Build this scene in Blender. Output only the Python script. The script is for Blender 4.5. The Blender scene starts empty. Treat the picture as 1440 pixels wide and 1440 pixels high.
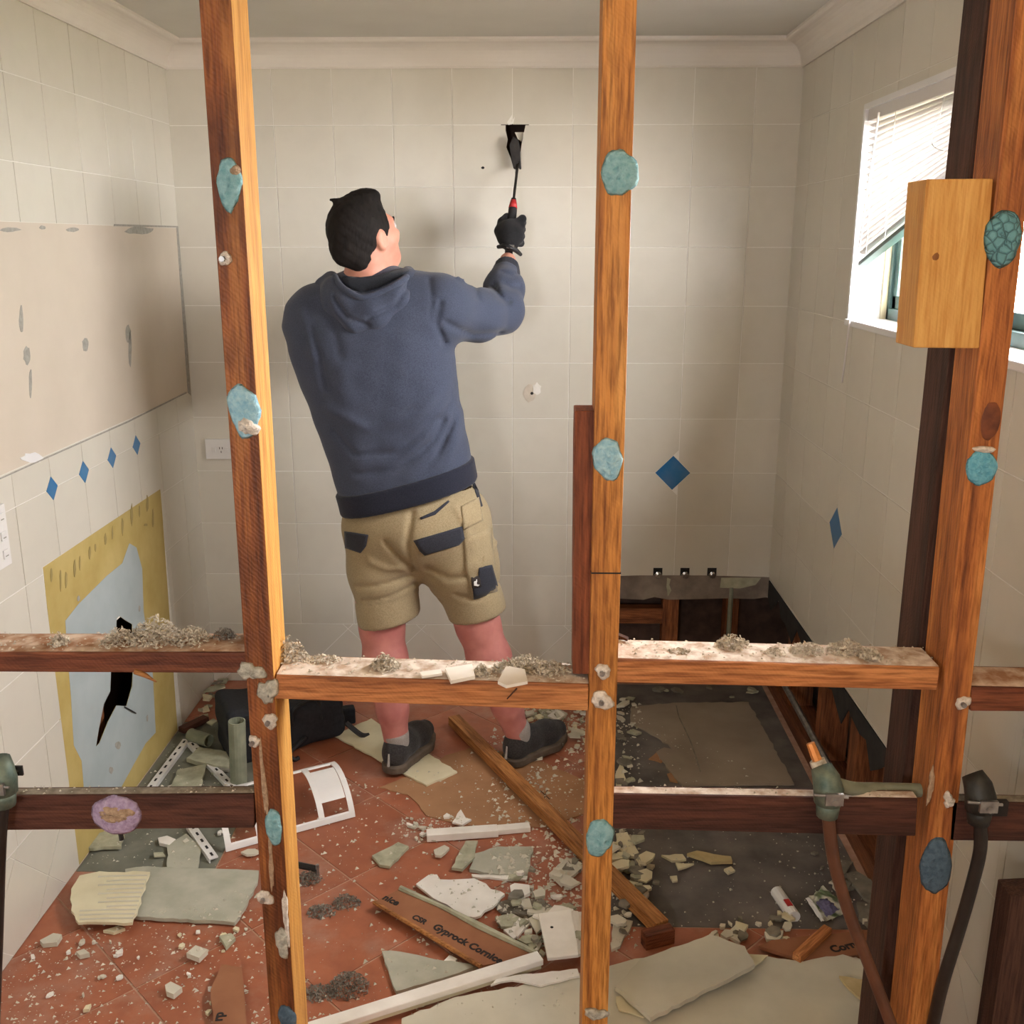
import bpy, bmesh, math, random
import numpy as np
from mathutils import Vector, Matrix, Euler
from mathutils.geometry import tessellate_polygon
from mathutils.bvhtree import BVHTree
random.seed(7); rng = np.random.default_rng(7)
SC = bpy.context.scene
COL = SC.collection
# ------------------------------------------------------------------ camera
CH, FPX, PITCH, YAW = 1.66, 1430.0, 14.9, 1.2
cam_data = bpy.data.cameras.new('camera'); cam_data.sensor_width = 36; cam_data.lens = 36*FPX/1440
cam_data.clip_start = .05
cam = bpy.data.objects.new('camera', cam_data); COL.objects.link(cam)
cam.location = (0, 0, CH); cam.rotation_euler = (math.radians(90-PITCH), 0, math.radians(YAW))
SC.camera = cam
# ------------------------------------------------------------------ view, sky, daylight
SC.view_settings.view_transform = 'Standard'; SC.view_settings.look = 'None'
SC.view_settings.gamma = 1; SC.view_settings.use_curve_mapping = False
SC.view_settings.exposure = 0.40
world = bpy.data.worlds.new('overcast_sky'); SC.world = world; world.use_nodes = True
bg = world.node_tree.nodes['Background']; bg.inputs[0].default_value = (1.0, .972, .985, 1); bg.inputs[1].default_value = 52.0
XL, XR, D, ZC = -1.24, .89, 3.65, 2.30          # left wall, right wall, back wall, ceiling
YS = 1.5                                        # front face of the stripped stud wall
YB = -1.5                                       # wall behind the camera
WY0, WY1, WZ0, WZ1 = 1.72, 2.94, 1.445, 2.005    # window opening in the right wall
def portal(name, loc, rot, sx, sy):
    l = bpy.data.lights.new(name, 'AREA'); l.shape = 'RECTANGLE'; l.size = sx; l.size_y = sy
    l.cycles.is_portal = True
    o = bpy.data.objects.new(name, l); COL.objects.link(o); o.location = loc; o.rotation_euler = rot
portal('window_portal', (XR+.16, (WY0+WY1)/2, (WZ0+WZ1)/2), (0, math.radians(90), 0), WZ1-WZ0, WY1-WY0)
portal('rear_fill_portal', (-.675, YB-.02, 1.55), (math.radians(90), 0, 0), .35, .4)  # unseen rear opening, added to bring in fill light
# ------------------------------------------------------------------ pixel helpers
RM = cam.rotation_euler.to_matrix()
def ray(x, y): return RM @ Vector(((x-720)/FPX, -(y-720)/FPX, -1))
def on(x, y, ax, v):
    d = ray(x, y); o = Vector((0, 0, CH)); return o + d*((v-o[ax])/d[ax])
def P(x, y, d): return on(x, y, 1, d)
def FL(x, y, z=0): return on(x, y, 2, z)
# ------------------------------------------------------------------ materials
MATS = {}
class NT:
    def __init__(s, name):
        s.m = bpy.data.materials.new(name); s.m.use_nodes = True; s.t = s.m.node_tree; s.n = s.t.nodes
        s.b = s.n['Principled BSDF']; MATS[name] = s.m
    def new(s, t, **k):
        n = s.n.new(t)
        for a, v in k.items(): setattr(n, a, v)
        return n
    def link(s, a, b): s.t.links.new(a, b)
    def coord(s, scale, rnd=True):
        tc = s.new('ShaderNodeTexCoord'); mp = s.new('ShaderNodeMapping'); mp.inputs['Scale'].default_value = scale
        s.link(tc.outputs['Object'], mp.inputs['Vector'])
        if rnd:
            oi = s.new('ShaderNodeObjectInfo'); mu = s.new('ShaderNodeVectorMath', operation='SCALE')
            cx = s.new('ShaderNodeCombineXYZ')
            for i in range(3): s.link(oi.outputs['Random'], cx.inputs[i])
            s.link(cx.outputs[0], mu.inputs[0]); mu.inputs['Scale'].default_value = 37.0
            s.link(mu.outputs[0], mp.inputs['Location'])
        return mp.outputs[0]
    def noise(s, vec, scale, detail=4, rough=.55, dist=0):
        n = s.new('ShaderNodeTexNoise'); n.inputs['Scale'].default_value = scale; n.inputs['Detail'].default_value = detail
        n.inputs['Roughness'].default_value = rough; n.inputs['Distortion'].default_value = dist
        s.link(vec, n.inputs['Vector']); return n.outputs['Fac']
    def ramp(s, fac, stops):
        r = s.new('ShaderNodeValToRGB'); e = r.color_ramp.elements
        while len(e) < len(stops): e.new(.5)
        for i, (p, c) in enumerate(stops): e[i].position = p; e[i].color = (*c, 1)
        s.link(fac, r.inputs[0]); return r.outputs[0]
    def mix(s, fac, a, b, mode='MIX'):
        m = s.new('ShaderNodeMix', data_type='RGBA', blend_type=mode)
        if isinstance(fac, float): m.inputs[0].default_value = fac
        else: s.link(fac, m.inputs[0])
        for i, v in ((6, a), (7, b)):
            if isinstance(v, tuple): m.inputs[i].default_value = (*v, 1)
            else: s.link(v, m.inputs[i])
        return m.outputs[2]
    def bump(s, h, strength, dist=.002):
        b = s.new('ShaderNodeBump'); b.inputs['Strength'].default_value = strength; b.inputs['Distance'].default_value = dist
        s.link(h, b.inputs['Height']); s.link(b.outputs[0], s.b.inputs['Normal'])
def srgb(r, g, b): return tuple(((c/255)/12.92 if c/255 <= .04045 else ((c/255+.055)/1.055)**2.4) for c in (r, g, b))
def rough_mat(name, c1, c2, rough=.8, scale=25, bump=.3, detail=5, contrast=(.3, .7), metal=0, bd=.002, spec=.4):
    t = NT(name); v = t.coord((1, 1, 1)); f = t.noise(v, scale, detail)
    c = t.ramp(f, [(contrast[0], c1), (contrast[1], c2)]); t.link(c, t.b.inputs['Base Color'])
    t.b.inputs['Roughness'].default_value = rough; t.b.inputs['Metallic'].default_value = metal
    t.b.inputs['Specular IOR Level'].default_value = spec
    if bump: t.bump(f, bump, bd)
    return t.m
def wood_mat(name, light, mid, dark, axis=2, rough=.6, saw=.25, stain=.35, dirt=None, dirtamt=0, fg=.50):
    t = NT(name); sc = [26, 26, 26]; sc[axis] = 1.1
    v = t.coord(tuple(sc)); f = t.noise(v, 1.0, 6, .6, .8)
    sc2 = [230, 230, 230]; sc2[axis] = 16; v2 = t.coord(tuple(sc2)); g = t.noise(v2, 1.0, 3)
    c = t.ramp(f, [(.3, dark), (.48, mid), (.72, light)])
    c = t.mix(.35, c, t.ramp(g, [(.35, dark), (.6, light)]), 'MULTIPLY') if False else c
    v3 = t.coord((3, 3, 3)); st = t.noise(v3, 1.6, 4)
    c = t.mix(t.ramp(st, [(.45, (0, 0, 0)), (.7, (stain, stain, stain))]), c, dark)
    fine = t.ramp(g, [(.33, (fg, fg*.86, fg*.70)), (.58, (1, 1, 1))]); c = t.mix(1.0, c, fine, 'MULTIPLY')
    if dirt:
        d = t.noise(t.coord((1, 1, 1)), 34, 6, .7)
        c = t.mix(t.ramp(d, [(.52-dirtamt*.2, (0, 0, 0)), (.66-dirtamt*.2, (1, 1, 1))]), c, dirt)
    t.link(c, t.b.inputs['Base Color']); t.b.inputs['Roughness'].default_value = rough
    t.b.inputs['Specular IOR Level'].default_value = .35
    w = t.new('ShaderNodeTexWave'); w.wave_type = 'BANDS'; w.bands_direction = 'DIAGONAL'
    w.inputs['Scale'].default_value = 75; w.inputs['Distortion'].default_value = 5; w.inputs['Detail'].default_value = 2
    t.link(t.coord((1, 1, 1)), w.inputs['Vector'])
    ad = t.new('ShaderNodeMath', operation='MULTIPLY_ADD'); t.link(w.outputs['Fac'], ad.inputs[0]); ad.inputs[1].default_value = saw*.5; t.link(g, ad.inputs[2])
    t.bump(ad.outputs[0], .6, .0022)
    return t.m
def glaze(name, c1, c2, rough=.3):
    t = NT(name); oi = t.new('ShaderNodeObjectInfo')
    c = t.ramp(oi.outputs['Random'], [(0, c1), (1, c2)])
    v = t.coord((1, 1, 1)); f = t.noise(v, 14, 3)
    c = t.mix(t.ramp(f, [(.45, (0, 0, 0)), (.75, (.12, .12, .12))]), c, (.46, .43, .36))
    t.link(c, t.b.inputs['Base Color']); t.b.inputs['Roughness'].default_value = rough
    t.b.inputs['Specular IOR Level'].default_value = .45
    t.bump(t.noise(v, 9, 2), .12, .004); return t.m
M_tile = glaze('cream_tile_glaze', (.63, .60, .51), (.665, .635, .545), .28)
M_blue = glaze('blue_tile_glaze', (.012, .14, .34), (.02, .17, .38), .3)
M_grout = rough_mat('grout', (.80, .78, .71), (.87, .85, .79), .9, 60, .3)
M_ceil = rough_mat('ceiling_paint', (.60, .585, .53), (.64, .625, .57), .85, 5, .05)
M_corn = rough_mat('cornice_paint', (.72, .68, .61), (.76, .72, .65), .7, 5, .05)
M_mirror = rough_mat('bare_plaster_beige', (.60, .53, .43), (.66, .585, .48), .85, 4, .15)
M_smear = rough_mat('grey_adhesive_smear', (.30, .29, .25), (.42, .40, .35), .9, 80, .4)
M_yellow = rough_mat('yellow_paint', (.44, .33, .10), (.55, .43, .16), .8, 9, .3)
M_ydrip = rough_mat('yellow_paint_drip', (.30, .23, .08), (.38, .30, .12), .8, 30, .3)
M_pblue = rough_mat('pale_blue_board', (.36, .42, .42), (.43, .49, .49), .85, 7, .2)
M_terr = None
t = NT('terracotta_tile'); v = t.coord((1, 1, 1)); oi = t.new('ShaderNodeObjectInfo')
c = t.ramp(oi.outputs['Random'], [(0, (.33, .105, .050)), (1, (.41, .138, .068))])
c = t.mix(t.ramp(t.noise(v, 18, 5), [(.4, (0, 0, 0)), (.8, (.5, .5, .5))]), c, (.19, .055, .03))
c = t.mix(t.ramp(t.noise(v, 6, 6, .7), [(.48, (0, 0, 0)), (.78, (.55, .55, .55))]), c, (.48, .34, .26))
t.link(c, t.b.inputs['Base Color']); t.b.inputs['Roughness'].default_value = .45; t.bump(t.noise(v, 60, 4), .2, .001); M_terr = t.m
M_fgrout = rough_mat('floor_grout', (.40, .23, .15), (.52, .33, .24), .9, 40, .4)
M_conc = rough_mat('dusty_concrete', (.085, .075, .068), (.19, .165, .145), .9, 9, .5, 7)
M_screed = rough_mat('green_grey_screed', (.12, .125, .095), (.23, .23, .18), .9, 10, .4, 6)
M_dark = rough_mat('dark_building_paper', (.012, .012, .012), (.03, .028, .026), .95, 20, .2)
M_brick = rough_mat('cavity_brick', (.05, .03, .022), (.10, .06, .045), .9, 20, .4)
W_stud = wood_mat('stud_timber', srgb(226, 168, 92), srgb(204, 138, 66), srgb(140, 82, 40), 2, .55, .35, .55)
W_studl = wood_mat('stud_timber_rough', srgb(186, 124, 66), srgb(146, 84, 42), srgb(74, 36, 20), 2, .5, .7, .8)
W_side = wood_mat('lit_yellow_timber', srgb(232, 182, 104), srgb(218, 160, 80), srgb(184, 126, 60), 2, .55, .2, .2, fg=.75)  # paler raw wood, with the window light on that face put into the colour
W_red = wood_mat('red_brown_timber_upright', srgb(176, 104, 62), srgb(146, 80, 46), srgb(96, 50, 30), 2, .6, .5, .4)
W_nogm = wood_mat('nogging_timber', srgb(216, 154, 96), srgb(194, 126, 74), srgb(136, 82, 48), 0, .6, .3, .3)
W_nogd = wood_mat('dark_nogging_timber', srgb(150, 90, 58), srgb(116, 62, 38), srgb(66, 34, 24), 0, .6, .4, .6)
W_lown = wood_mat('brown_batten_timber', srgb(104, 62, 46), srgb(84, 48, 36), srgb(54, 32, 26), 0, .65, .2, .4)
W_pine = wood_mat('pale_pine_block', srgb(222, 176, 104), srgb(206, 156, 84), srgb(176, 124, 62), 2, .55, .15, .1, fg=.82)
W_darku = wood_mat('dark_brown_timber', srgb(96, 66, 52), srgb(74, 48, 38), srgb(44, 30, 24), 2, .7, .3, .4)
W_batten = wood_mat('loose_batten_timber', srgb(206, 150, 88), srgb(178, 120, 66), srgb(126, 82, 44), 0, .6, .5, .35)
W_cav = wood_mat('cavity_timber', srgb(176, 112, 66), srgb(140, 84, 48), srgb(92, 54, 32), 2, .7, .4, .4)
W_cavh = wood_mat('cavity_timber_flat', srgb(176, 112, 66), srgb(140, 84, 48), srgb(92, 54, 32), 0, .7, .4, .4)
M_dust = rough_mat('plaster_dust_on_timber', (.42, .30, .21), (.74, .67, .58), .95, 45, .8, 8, (.35, .62))
M_dusth = rough_mat('heavy_dust_on_timber', (.34, .17, .085), (.70, .56, .43), .95, 30, .9, 8, (.4, .68))
M_dustg = rough_mat('grey_dust_on_timber', (.16, .13, .09), (.33, .29, .22), .95, 60, .6, 8)
def dab_mat(name, c1, c2): return rough_mat(name, c1, c2, .75, 110, 1.0, 6, (.3, .65), 0, .007)
A_teal = dab_mat('teal_adhesive', srgb(110, 164, 172), srgb(156, 198, 202))
A_blue = dab_mat('light_blue_adhesive', srgb(130, 184, 208), srgb(176, 214, 224))
A_cyan = dab_mat('cyan_adhesive', srgb(80, 156, 184), srgb(120, 188, 206))
t = NT('crackled_adhesive'); v = t.coord((1, 1, 1)); vo = t.new('ShaderNodeTexVoronoi'); vo.feature = 'DISTANCE_TO_EDGE'; vo.inputs['Scale'].default_value = 85; t.link(v, vo.inputs['Vector'])
r_ = t.ramp(vo.outputs['Distance'], [(.01, srgb(62, 102, 110)), (.10, srgb(98, 152, 160))]); t.link(r_, t.b.inputs['Base Color']); t.b.inputs['Roughness'].default_value = .6
r2 = t.ramp(vo.outputs['Distance'], [(0, (0, 0, 0)), (.2, (1, 1, 1))]); t.bump(r2, .6, .004); A_crack = t.m
A_dark = dab_mat('slate_blue_adhesive', srgb(66, 88, 104), srgb(90, 112, 128))
A_white = dab_mat('white_plaster_lump', srgb(196, 184, 168), srgb(240, 232, 220))
A_grey = dab_mat('grey_plaster_lump', srgb(150, 146, 132), srgb(206, 202, 186))
A_purp = dab_mat('lilac_adhesive', srgb(158, 136, 170), srgb(196, 178, 204))
A_tan = dab_mat('tan_plaster', srgb(160, 132, 104), srgb(196, 168, 138))
M_steel = rough_mat('dull_steel', (.25, .25, .25), (.45, .45, .44), .35, 50, .1, 3, (.3, .7), .9)
M_black = rough_mat('black_steel', (.012, .011, .010), (.03, .027, .025), .45, 40, .1, 3, (.3, .7), .3)
M_chrome = rough_mat('tap_chrome', (.5, .5, .48), (.6, .6, .58), .2, 50, .05, 3, (.3, .7), 1)
M_brass = rough_mat('verdigris_brass', srgb(74, 92, 84), srgb(128, 140, 124), .55, 40, .3, 4, (.3, .7), .5)
M_copper = rough_mat('orange_copper', srgb(196, 120, 60), srgb(226, 158, 92), .4, 30, .1, 3, (.3, .7), .5)
M_bpipe = rough_mat('brown_pipe', srgb(84, 54, 40), srgb(108, 70, 50), .45, 20, .1)
M_kpipe = rough_mat('black_pipe', srgb(30, 26, 24), srgb(46, 40, 36), .4, 20, .1)
M_gpipe = rough_mat('grey_green_pipe', srgb(118, 124, 106), srgb(146, 150, 128), .5, 20, .1)
M_white = rough_mat('white_plastic', (.72, .71, .68), (.78, .77, .74), .35, 10, .02)
M_wpaint = rough_mat('white_window_paint', (.76, .76, .75), (.82, .82, .81), .5, 6, .05)
M_green = rough_mat('green_window_frame', srgb(56, 84, 82), srgb(72, 100, 96), .35, 20, .03)
t = NT('blind_slat'); tl = t.new('ShaderNodeBsdfTranslucent'); tl.inputs[0].default_value = (.80, .76, .72, 1); t.b.inputs['Base Color'].default_value = (.70, .68, .66, 1)
t.b.inputs['Roughness'].default_value = .4; mx = t.new('ShaderNodeMixShader'); mx.inputs[0].default_value = .03
t.link(t.b.outputs[0], mx.inputs[1]); t.link(tl.outputs[0], mx.inputs[2]); t.link(mx.outputs[0], t.n['Material Output'].inputs[0]); M_slat = t.m
M_card = rough_mat('brown_cardboard', srgb(156, 116, 82), srgb(176, 134, 98), .9, 7, .15)
M_cardg = rough_mat('grey_brown_sheet', srgb(136, 122, 106), srgb(158, 144, 126), .9, 5, .1)
M_plb = rough_mat('plasterboard_face', srgb(194, 189, 170), srgb(214, 209, 190), .9, 6, .15)
M_plw = rough_mat('white_plaster', srgb(222, 216, 204), srgb(240, 236, 226), .85, 12, .2)
M_cream = rough_mat('cream_board', srgb(206, 196, 160), srgb(226, 218, 186), .75, 8, .15)
M_gshard = rough_mat('grey_green_shard', srgb(150, 150, 126), srgb(186, 184, 158), .9, 30, .4)
M_dshard = rough_mat('dark_grey_shard', srgb(108, 102, 90), srgb(142, 136, 120), .9, 30, .4)
M_gtile = rough_mat('grey_tile_back', srgb(160, 160, 142), srgb(186, 184, 166), .85, 12, .3)
M_brownp = rough_mat('brown_cornice_paper', srgb(138, 90, 62), srgb(158, 108, 76), .9, 9, .15)
M_ink = rough_mat('black_ink', (.02, .015, .012), (.04, .03, .025), .8, 30, 0)
M_fluffg = rough_mat('grey_fluff', srgb(106, 98, 88), srgb(156, 148, 134), .95, 80, 0)
M_fluffw = rough_mat('white_grey_fluff', srgb(150, 140, 122), srgb(226, 216, 196), .95, 80, 0)
M_bag = rough_mat('black_bag_fabric', (.012, .013, .017), (.022, .024, .03), .8, 90, .3)
M_rubber = rough_mat('black_rubber', (.012, .012, .013), (.02, .02, .022), .6, 40, .1)
M_red = rough_mat('red_label', (.42, .02, .02), (.5, .03, .03), .5, 20, 0)
M_wrapg = rough_mat('printed_wrapper', srgb(116, 136, 100), srgb(206, 206, 190), .35, 22, .2, 2, (.45, .55))
M_wrapp = rough_mat('printed_wrapper_purple', srgb(72, 70, 104), srgb(120, 116, 150), .35, 26, .2)
M_leaf = rough_mat('garden_leaf', (.10, .22, .03), (.30, .42, .08), .6, 15, .1)
M_bounce = rough_mat('warm_bounce_ground', (.36, .29, .21), (.46, .38, .28), .9, 5, .1)  # ground tinted warm so it bounces light up to ceiling and upper wall
M_skin = None
t = NT('skin'); v = t.coord((1, 1, 1), False); f = t.noise(v, 16, 4)
c = t.ramp(f, [(.3, srgb(196, 134, 112)), (.7, srgb(214, 156, 134))])
sx = t.new('ShaderNodeSeparateXYZ'); tc = t.new('ShaderNodeTexCoord'); t.link(tc.outputs['Object'], sx.inputs[0])
mr = t.new('ShaderNodeMapRange'); mr.inputs[1].default_value = .75; mr.inputs[2].default_value = .5; t.link(sx.outputs[2], mr.inputs[0])
c = t.mix(mr.outputs[0], c, t.ramp(f, [(.3, srgb(178, 108, 102)), (.7, srgb(200, 134, 124))]))
t.link(c, t.b.inputs['Base Color']); t.b.inputs['Roughness'].default_value = .55
t.b.inputs['Subsurface Weight'].default_value = .08; t.b.inputs['Subsurface Radius'].default_value = (.01, .004, .002); M_skin = t.m
def cloth(name, c1, c2, scale=420, b=.35, blot=.2):
    t = NT(name); v = t.coord((1, 1, 1), False); f = t.noise(v, scale, 2); g = t.noise(v, 7, 4)
    c = t.ramp(f, [(.35, c1), (.65, c2)]); c = t.mix(t.ramp(g, [(.4, (0, 0, 0)), (.75, (blot,)*3)]), c, tuple(x*.7 for x in c1))
    t.link(c, t.b.inputs['Base Color']); t.b.inputs['Roughness'].default_value = .92; t.b.inputs['Specular IOR Level'].default_value = .2
    t.b.inputs['Sheen Weight'].default_value = .12
    t.bump(f, b, .001); return t.m
M_hood = cloth('blue_grey_fleece', srgb(57, 63, 79), srgb(73, 80, 98))
M_rib = cloth('navy_ribbing', srgb(30, 32, 44), srgb(42, 45, 58))
M_hin = cloth('hood_lining', srgb(36, 40, 48), srgb(50, 54, 62))
M_khaki = cloth('khaki_drill', srgb(146, 130, 100), srgb(166, 150, 118), 300, .3, .25)
M_navy = cloth('charcoal_pocket_cloth', srgb(44, 46, 54), srgb(58, 60, 68))
M_sock = cloth('grey_sock', srgb(150, 144, 138), srgb(176, 170, 162))
M_shoe = cloth('charcoal_shoe', srgb(48, 46, 46), srgb(66, 63, 62), 200)
M_sole = rough_mat('shoe_sole', srgb(78, 68, 58), srgb(112, 98, 84), .8, 20, .3)
M_glove = cloth('black_glove_knit', (.010, .010, .011), (.019, .019, .021), 300, .4)
t = NT('dark_hair'); v = t.coord((90, 90, 14), False); f = t.noise(v, 1, 4)
t.link(t.ramp(f, [(.3, (.005, .004, .0035)), (.7, (.014, .010, .008))]), t.b.inputs['Base Color']); t.b.inputs['Roughness'].default_value = .8; t.b.inputs['Specular IOR Level'].default_value = .25; t.bump(f, .5, .003); M_hair = t.m
M_eye = rough_mat('eye_white', (.7, .68, .66), (.74, .72, .7), .2, 10, 0)
t = NT('window_glass'); tr = t.new('ShaderNodeBsdfTransparent'); gl = t.new('ShaderNodeBsdfGlossy'); gl.inputs['Roughness'].default_value = .02
mx = t.new('ShaderNodeMixShader'); mx.inputs[0].default_value = .06; t.link(tr.outputs[0], mx.inputs[1]); t.link(gl.outputs[0], mx.inputs[2])
t.link(mx.outputs[0], t.n['Material Output'].inputs[0]); M_glass = t.m
# ------------------------------------------------------------------ mesh helpers
def mesh_obj(name, verts, faces, mat, parent=None, frame=None, smooth=False, bevel=0, label=None, cat=None, group=None, kind=None, origin=None):
    vs = [Vector(v) for v in verts]
    if origin is None:
        xs = [v.x for v in vs]; ys = [v.y for v in vs]; zs = [v.z for v in vs]
        origin = Vector(((min(xs)+max(xs))/2, (min(ys)+max(ys))/2, min(zs)))
    origin = Vector(origin)
    R = frame.to_3x3() if frame is not None else Matrix.Identity(3); Ri = R.inverted()
    me = bpy.data.meshes.new(name); me.from_pydata([Ri @ (v-origin) for v in vs], [], faces)
    mats = mat if isinstance(mat, (list, tuple)) else [mat]
    for m in mats: me.materials.append(m)
    if smooth: me.polygons.foreach_set('use_smooth', [True]*len(me.polygons))
    me.update()
    o = bpy.data.objects.new(name, me); COL.objects.link(o)
    mw = Matrix.Translation(origin) @ R.to_4x4()
    if parent is not None:
        o.parent = parent; o.matrix_parent_inverse = WORLD[parent.name].inverted()
    o.matrix_basis = mw; WORLD[o.name] = mw
    if bevel:
        b = o.modifiers.new('bevel', 'BEVEL'); b.width = bevel; b.segments = 2; b.limit_method = 'ANGLE'
    tag(o, label, cat, group, kind); return o
WORLD = {}
def tag(o, label=None, cat=None, group=None, kind=None):
    if label: o['label'] = label
    if cat: o['category'] = cat
    if group: o['group'] = group
    if kind: o['kind'] = kind
def thing(name, loc, label, cat, group=None):
    o = bpy.data.objects.new(name, None); COL.objects.link(o); o.location = loc; o.empty_display_size = .05
    WORLD[o.name] = Matrix.Translation(Vector(loc)); tag(o, label, cat, group); return o
class MB:
    def __init__(s): s.v = []; s.f = []; s.mi = []
    def add(s, v, f, mi=0):
        n = len(s.v); s.v += [Vector(p) for p in v]; s.f += [tuple(i+n for i in q) for q in f]; s.mi += [mi]*len(f); return s
    def box(s, lo, hi, mi=0):
        (a, b, c), (d, e, f) = lo, hi
        return s.add([(a,b,c),(d,b,c),(d,e,c),(a,e,c),(a,b,f),(d,b,f),(d,e,f),(a,e,f)], [(0,3,2,1),(4,5,6,7),(0,1,5,4),(1,2,6,5),(2,3,7,6),(3,0,4,7)], mi)
    def obox(s, c, half, R, mi=0):
        c = Vector(c); m = MB().box([-h for h in half], half)
        return s.add([c + R @ p for p in m.v], m.f, mi)
    def tube(s, pts, r, n=10, mi=0, cap=True):
        pts = [Vector(p) for p in pts]; rs = r if isinstance(r, (list, tuple)) else [r]*len(pts)
        up = Vector((0, 0, 1)); V = []; F = []
        prev = None
        for i, p in enumerate(pts):
            d = (pts[min(i+1, len(pts)-1)] - pts[max(i-1, 0)]).normalized()
            if prev is None:
                a = d.cross(up) if abs(d.dot(up)) < .95 else d.cross(Vector((1, 0, 0)))
            else: a = prev - d*prev.dot(d)
            a.normalize(); prev = a; b = d.cross(a)
            for k in range(n):
                t = 2*math.pi*k/n; V.append(p + (a*math.cos(t) + b*math.sin(t))*rs[i])
        for i in range(len(pts)-1):
            for k in range(n):
                F.append((i*n+k, i*n+(k+1) % n, (i+1)*n+(k+1) % n, (i+1)*n+k))
        if cap: F.append(tuple(range(n))[::-1]); F.append(tuple((len(pts)-1)*n+k for k in range(n)))
        return s.add(V, F, mi)
    def prism(s, outline, ex, holes=(), mi=0):
        """outline: 3D loop; ex: extrusion vector (Vector) or function"""
        loops = [[Vector(p) for p in outline]] + [[Vector(p) for p in h] for h in holes]
        flat = [p for l in loops for p in l]; n = len(flat); ex = Vector(ex)
        tri = tessellate_polygon(loops)
        F = [tuple(t) for t in tri] + [tuple(i+n for i in t[::-1]) for t in tri]
        k = 0
        for l in loops:
            m = len(l)
            for i in range(m): F.append((k+i, k+(i+1) % m, k+n+(i+1) % m, k+n+i))
            k += m
        return s.add(flat + [p+ex for p in flat], F, mi)
    def build(s, name, mat, parent=None, **k):
        o = mesh_obj(name, s.v, s.f, mat, parent, **k)
        if any(s.mi): o.data.polygons.foreach_set('material_index', s.mi)
        bm = bmesh.new(); bm.from_mesh(o.data); bmesh.ops.recalc_face_normals(bm, faces=bm.faces); bm.to_mesh(o.data); bm.free()
        return o
def box(name, lo, hi, mat, parent=None, **k): return MB().box(lo, hi).build(name, mat, parent, **k)
def jag(pts, step=.02, amp=.004):
    out = []
    for i, p in enumerate(pts):
        q = pts[(i+1) % len(pts)]; p = Vector(p); q = Vector(q); L = (q-p).length; n = max(1, int(L/step))
        for k in range(n):
            t = k/n; w = p.lerp(q, t)
            if k: w = w + Vector((random.uniform(-amp, amp), random.uniform(-amp, amp), 0))
            out.append(w)
    return out
def smooth_pts(pts, n=6):
    pts = [Vector(p) for p in pts]; out = []
    for i in range(len(pts)-1):
        p0 = pts[max(i-1, 0)]; p1 = pts[i]; p2 = pts[i+1]; p3 = pts[min(i+2, len(pts)-1)]
        for k in range(n):
            t = k/n
            out.append(.5*((2*p1)+(p2-p0)*t+(2*p0-5*p1+4*p2-p3)*t*t+(3*p1-p0-3*p2+p3)*t**3))
    out.append(pts[-1]); return out
# ------------------------------------------------------------------ room shell
def rect_minus(rects, hole):
    out = []
    for (a, b, c, d) in rects:
        e, f, g, h = hole
        if e >= c or g <= a or f >= d or h <= b: out.append((a, b, c, d)); continue
        if a < e: out.append((a, b, e, d))
        if c > g: out.append((g, b, c, d))
        m, n = max(a, e), min(c, g)
        if b < f: out.append((m, b, n, f))
        if d > h: out.append((m, h, n, d))
    return out
WALLT = .012    # sheeting thickness
TT = .0016       # tile thickness: tile faces stand at XL / XR / D
def wall(name, axis, face, sign, u0, u1, v0, v1, holes, mat, th=WALLT):
    """axis 0: wall plane x=face spanning y,z ; axis 1: plane y=face spanning x,z. sign: outward direction"""
    rects = [(u0, v0, u1, v1)]
    for h in holes: rects = rect_minus(rects, h)
    m = MB()
    for (a, b, c, d) in rects:
        w0, w1 = sorted((face, face+sign*th))
        if axis == 0: m.box((w0, a, b), (w1, c, d))
        else: m.box((a, w0, b), (c, w1, d))
    o = m.build(name, mat, kind='structure'); return o
fB, fL, fR = D+TT, XL-TT, XR+TT     # faces of the sheets behind the tiles
hole_c = P(723, 205, D); HOLE = (hole_c.x-.045, 1.855, hole_c.x+.05, 2.05)
BX0, BATHY0, BZ = .20, 2.24, .40
_h = [on(x, y, 0, XL) for x, y in ((187, 866), (135, 1052))]; LH = (_h[1].y-.03, min(p.z for p in _h)-.03, 3.05, max(p.z for p in _h)+.03)         # opening behind the broken vanity panel
wall_back = wall('wall_back', 1, fB, 1, XL-.02, XR+.02, 0, ZC, [HOLE, (BX0, -.01, XR+.03, .36)], M_grout)
wall_left = wall('wall_left', 0, fL, -1, YB, D+.02, 0, ZC, [LH], M_grout)
wall_right = wall('wall_right', 0, fR, 1, YB, D+.02, 0, ZC, [(WY0, WZ0, WY1, WZ1), (BATHY0, -.01, D+.03, BZ)], M_grout)
wall_behind = wall('wall_behind', 1, YB, -1, XL-.4, XR+.4, 0, ZC, [(-.85, 1.35, -.5, 1.75)], M_ceil, .1)  # small opening put in this wall for fill light
# outer skin of the building keeps the wall cavities dark
box('wall_outer_back', (XL-.4, D+.12, -.15), (XR+.4, D+.22, 2.5), M_brick, kind='structure')
box('wall_outer_left', (XL-.25, YB-.1, -.15), (XL-.15, D+.22, 2.5), M_brick, kind='structure')
m = MB()
for (a, b, c, d) in rect_minus([(YB-.1, -.15, D+.22, 2.5)], (WY0, WZ0, WY1, WZ1)): m.box((XR+.16, a, b), (XR+.26, c, d))
m.build('wall_outer_right', M_brick, kind='structure')
box('ceiling', (XL-.25, YB-.1, ZC), (XR+.26, D+.22, ZC+.1), M_ceil, kind='structure')
floor = MB().box((XL-.25, YB-.1, -.12), (XR+.26, D+.22, -.0022)).build('floor', M_fgrout, kind='structure')
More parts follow.
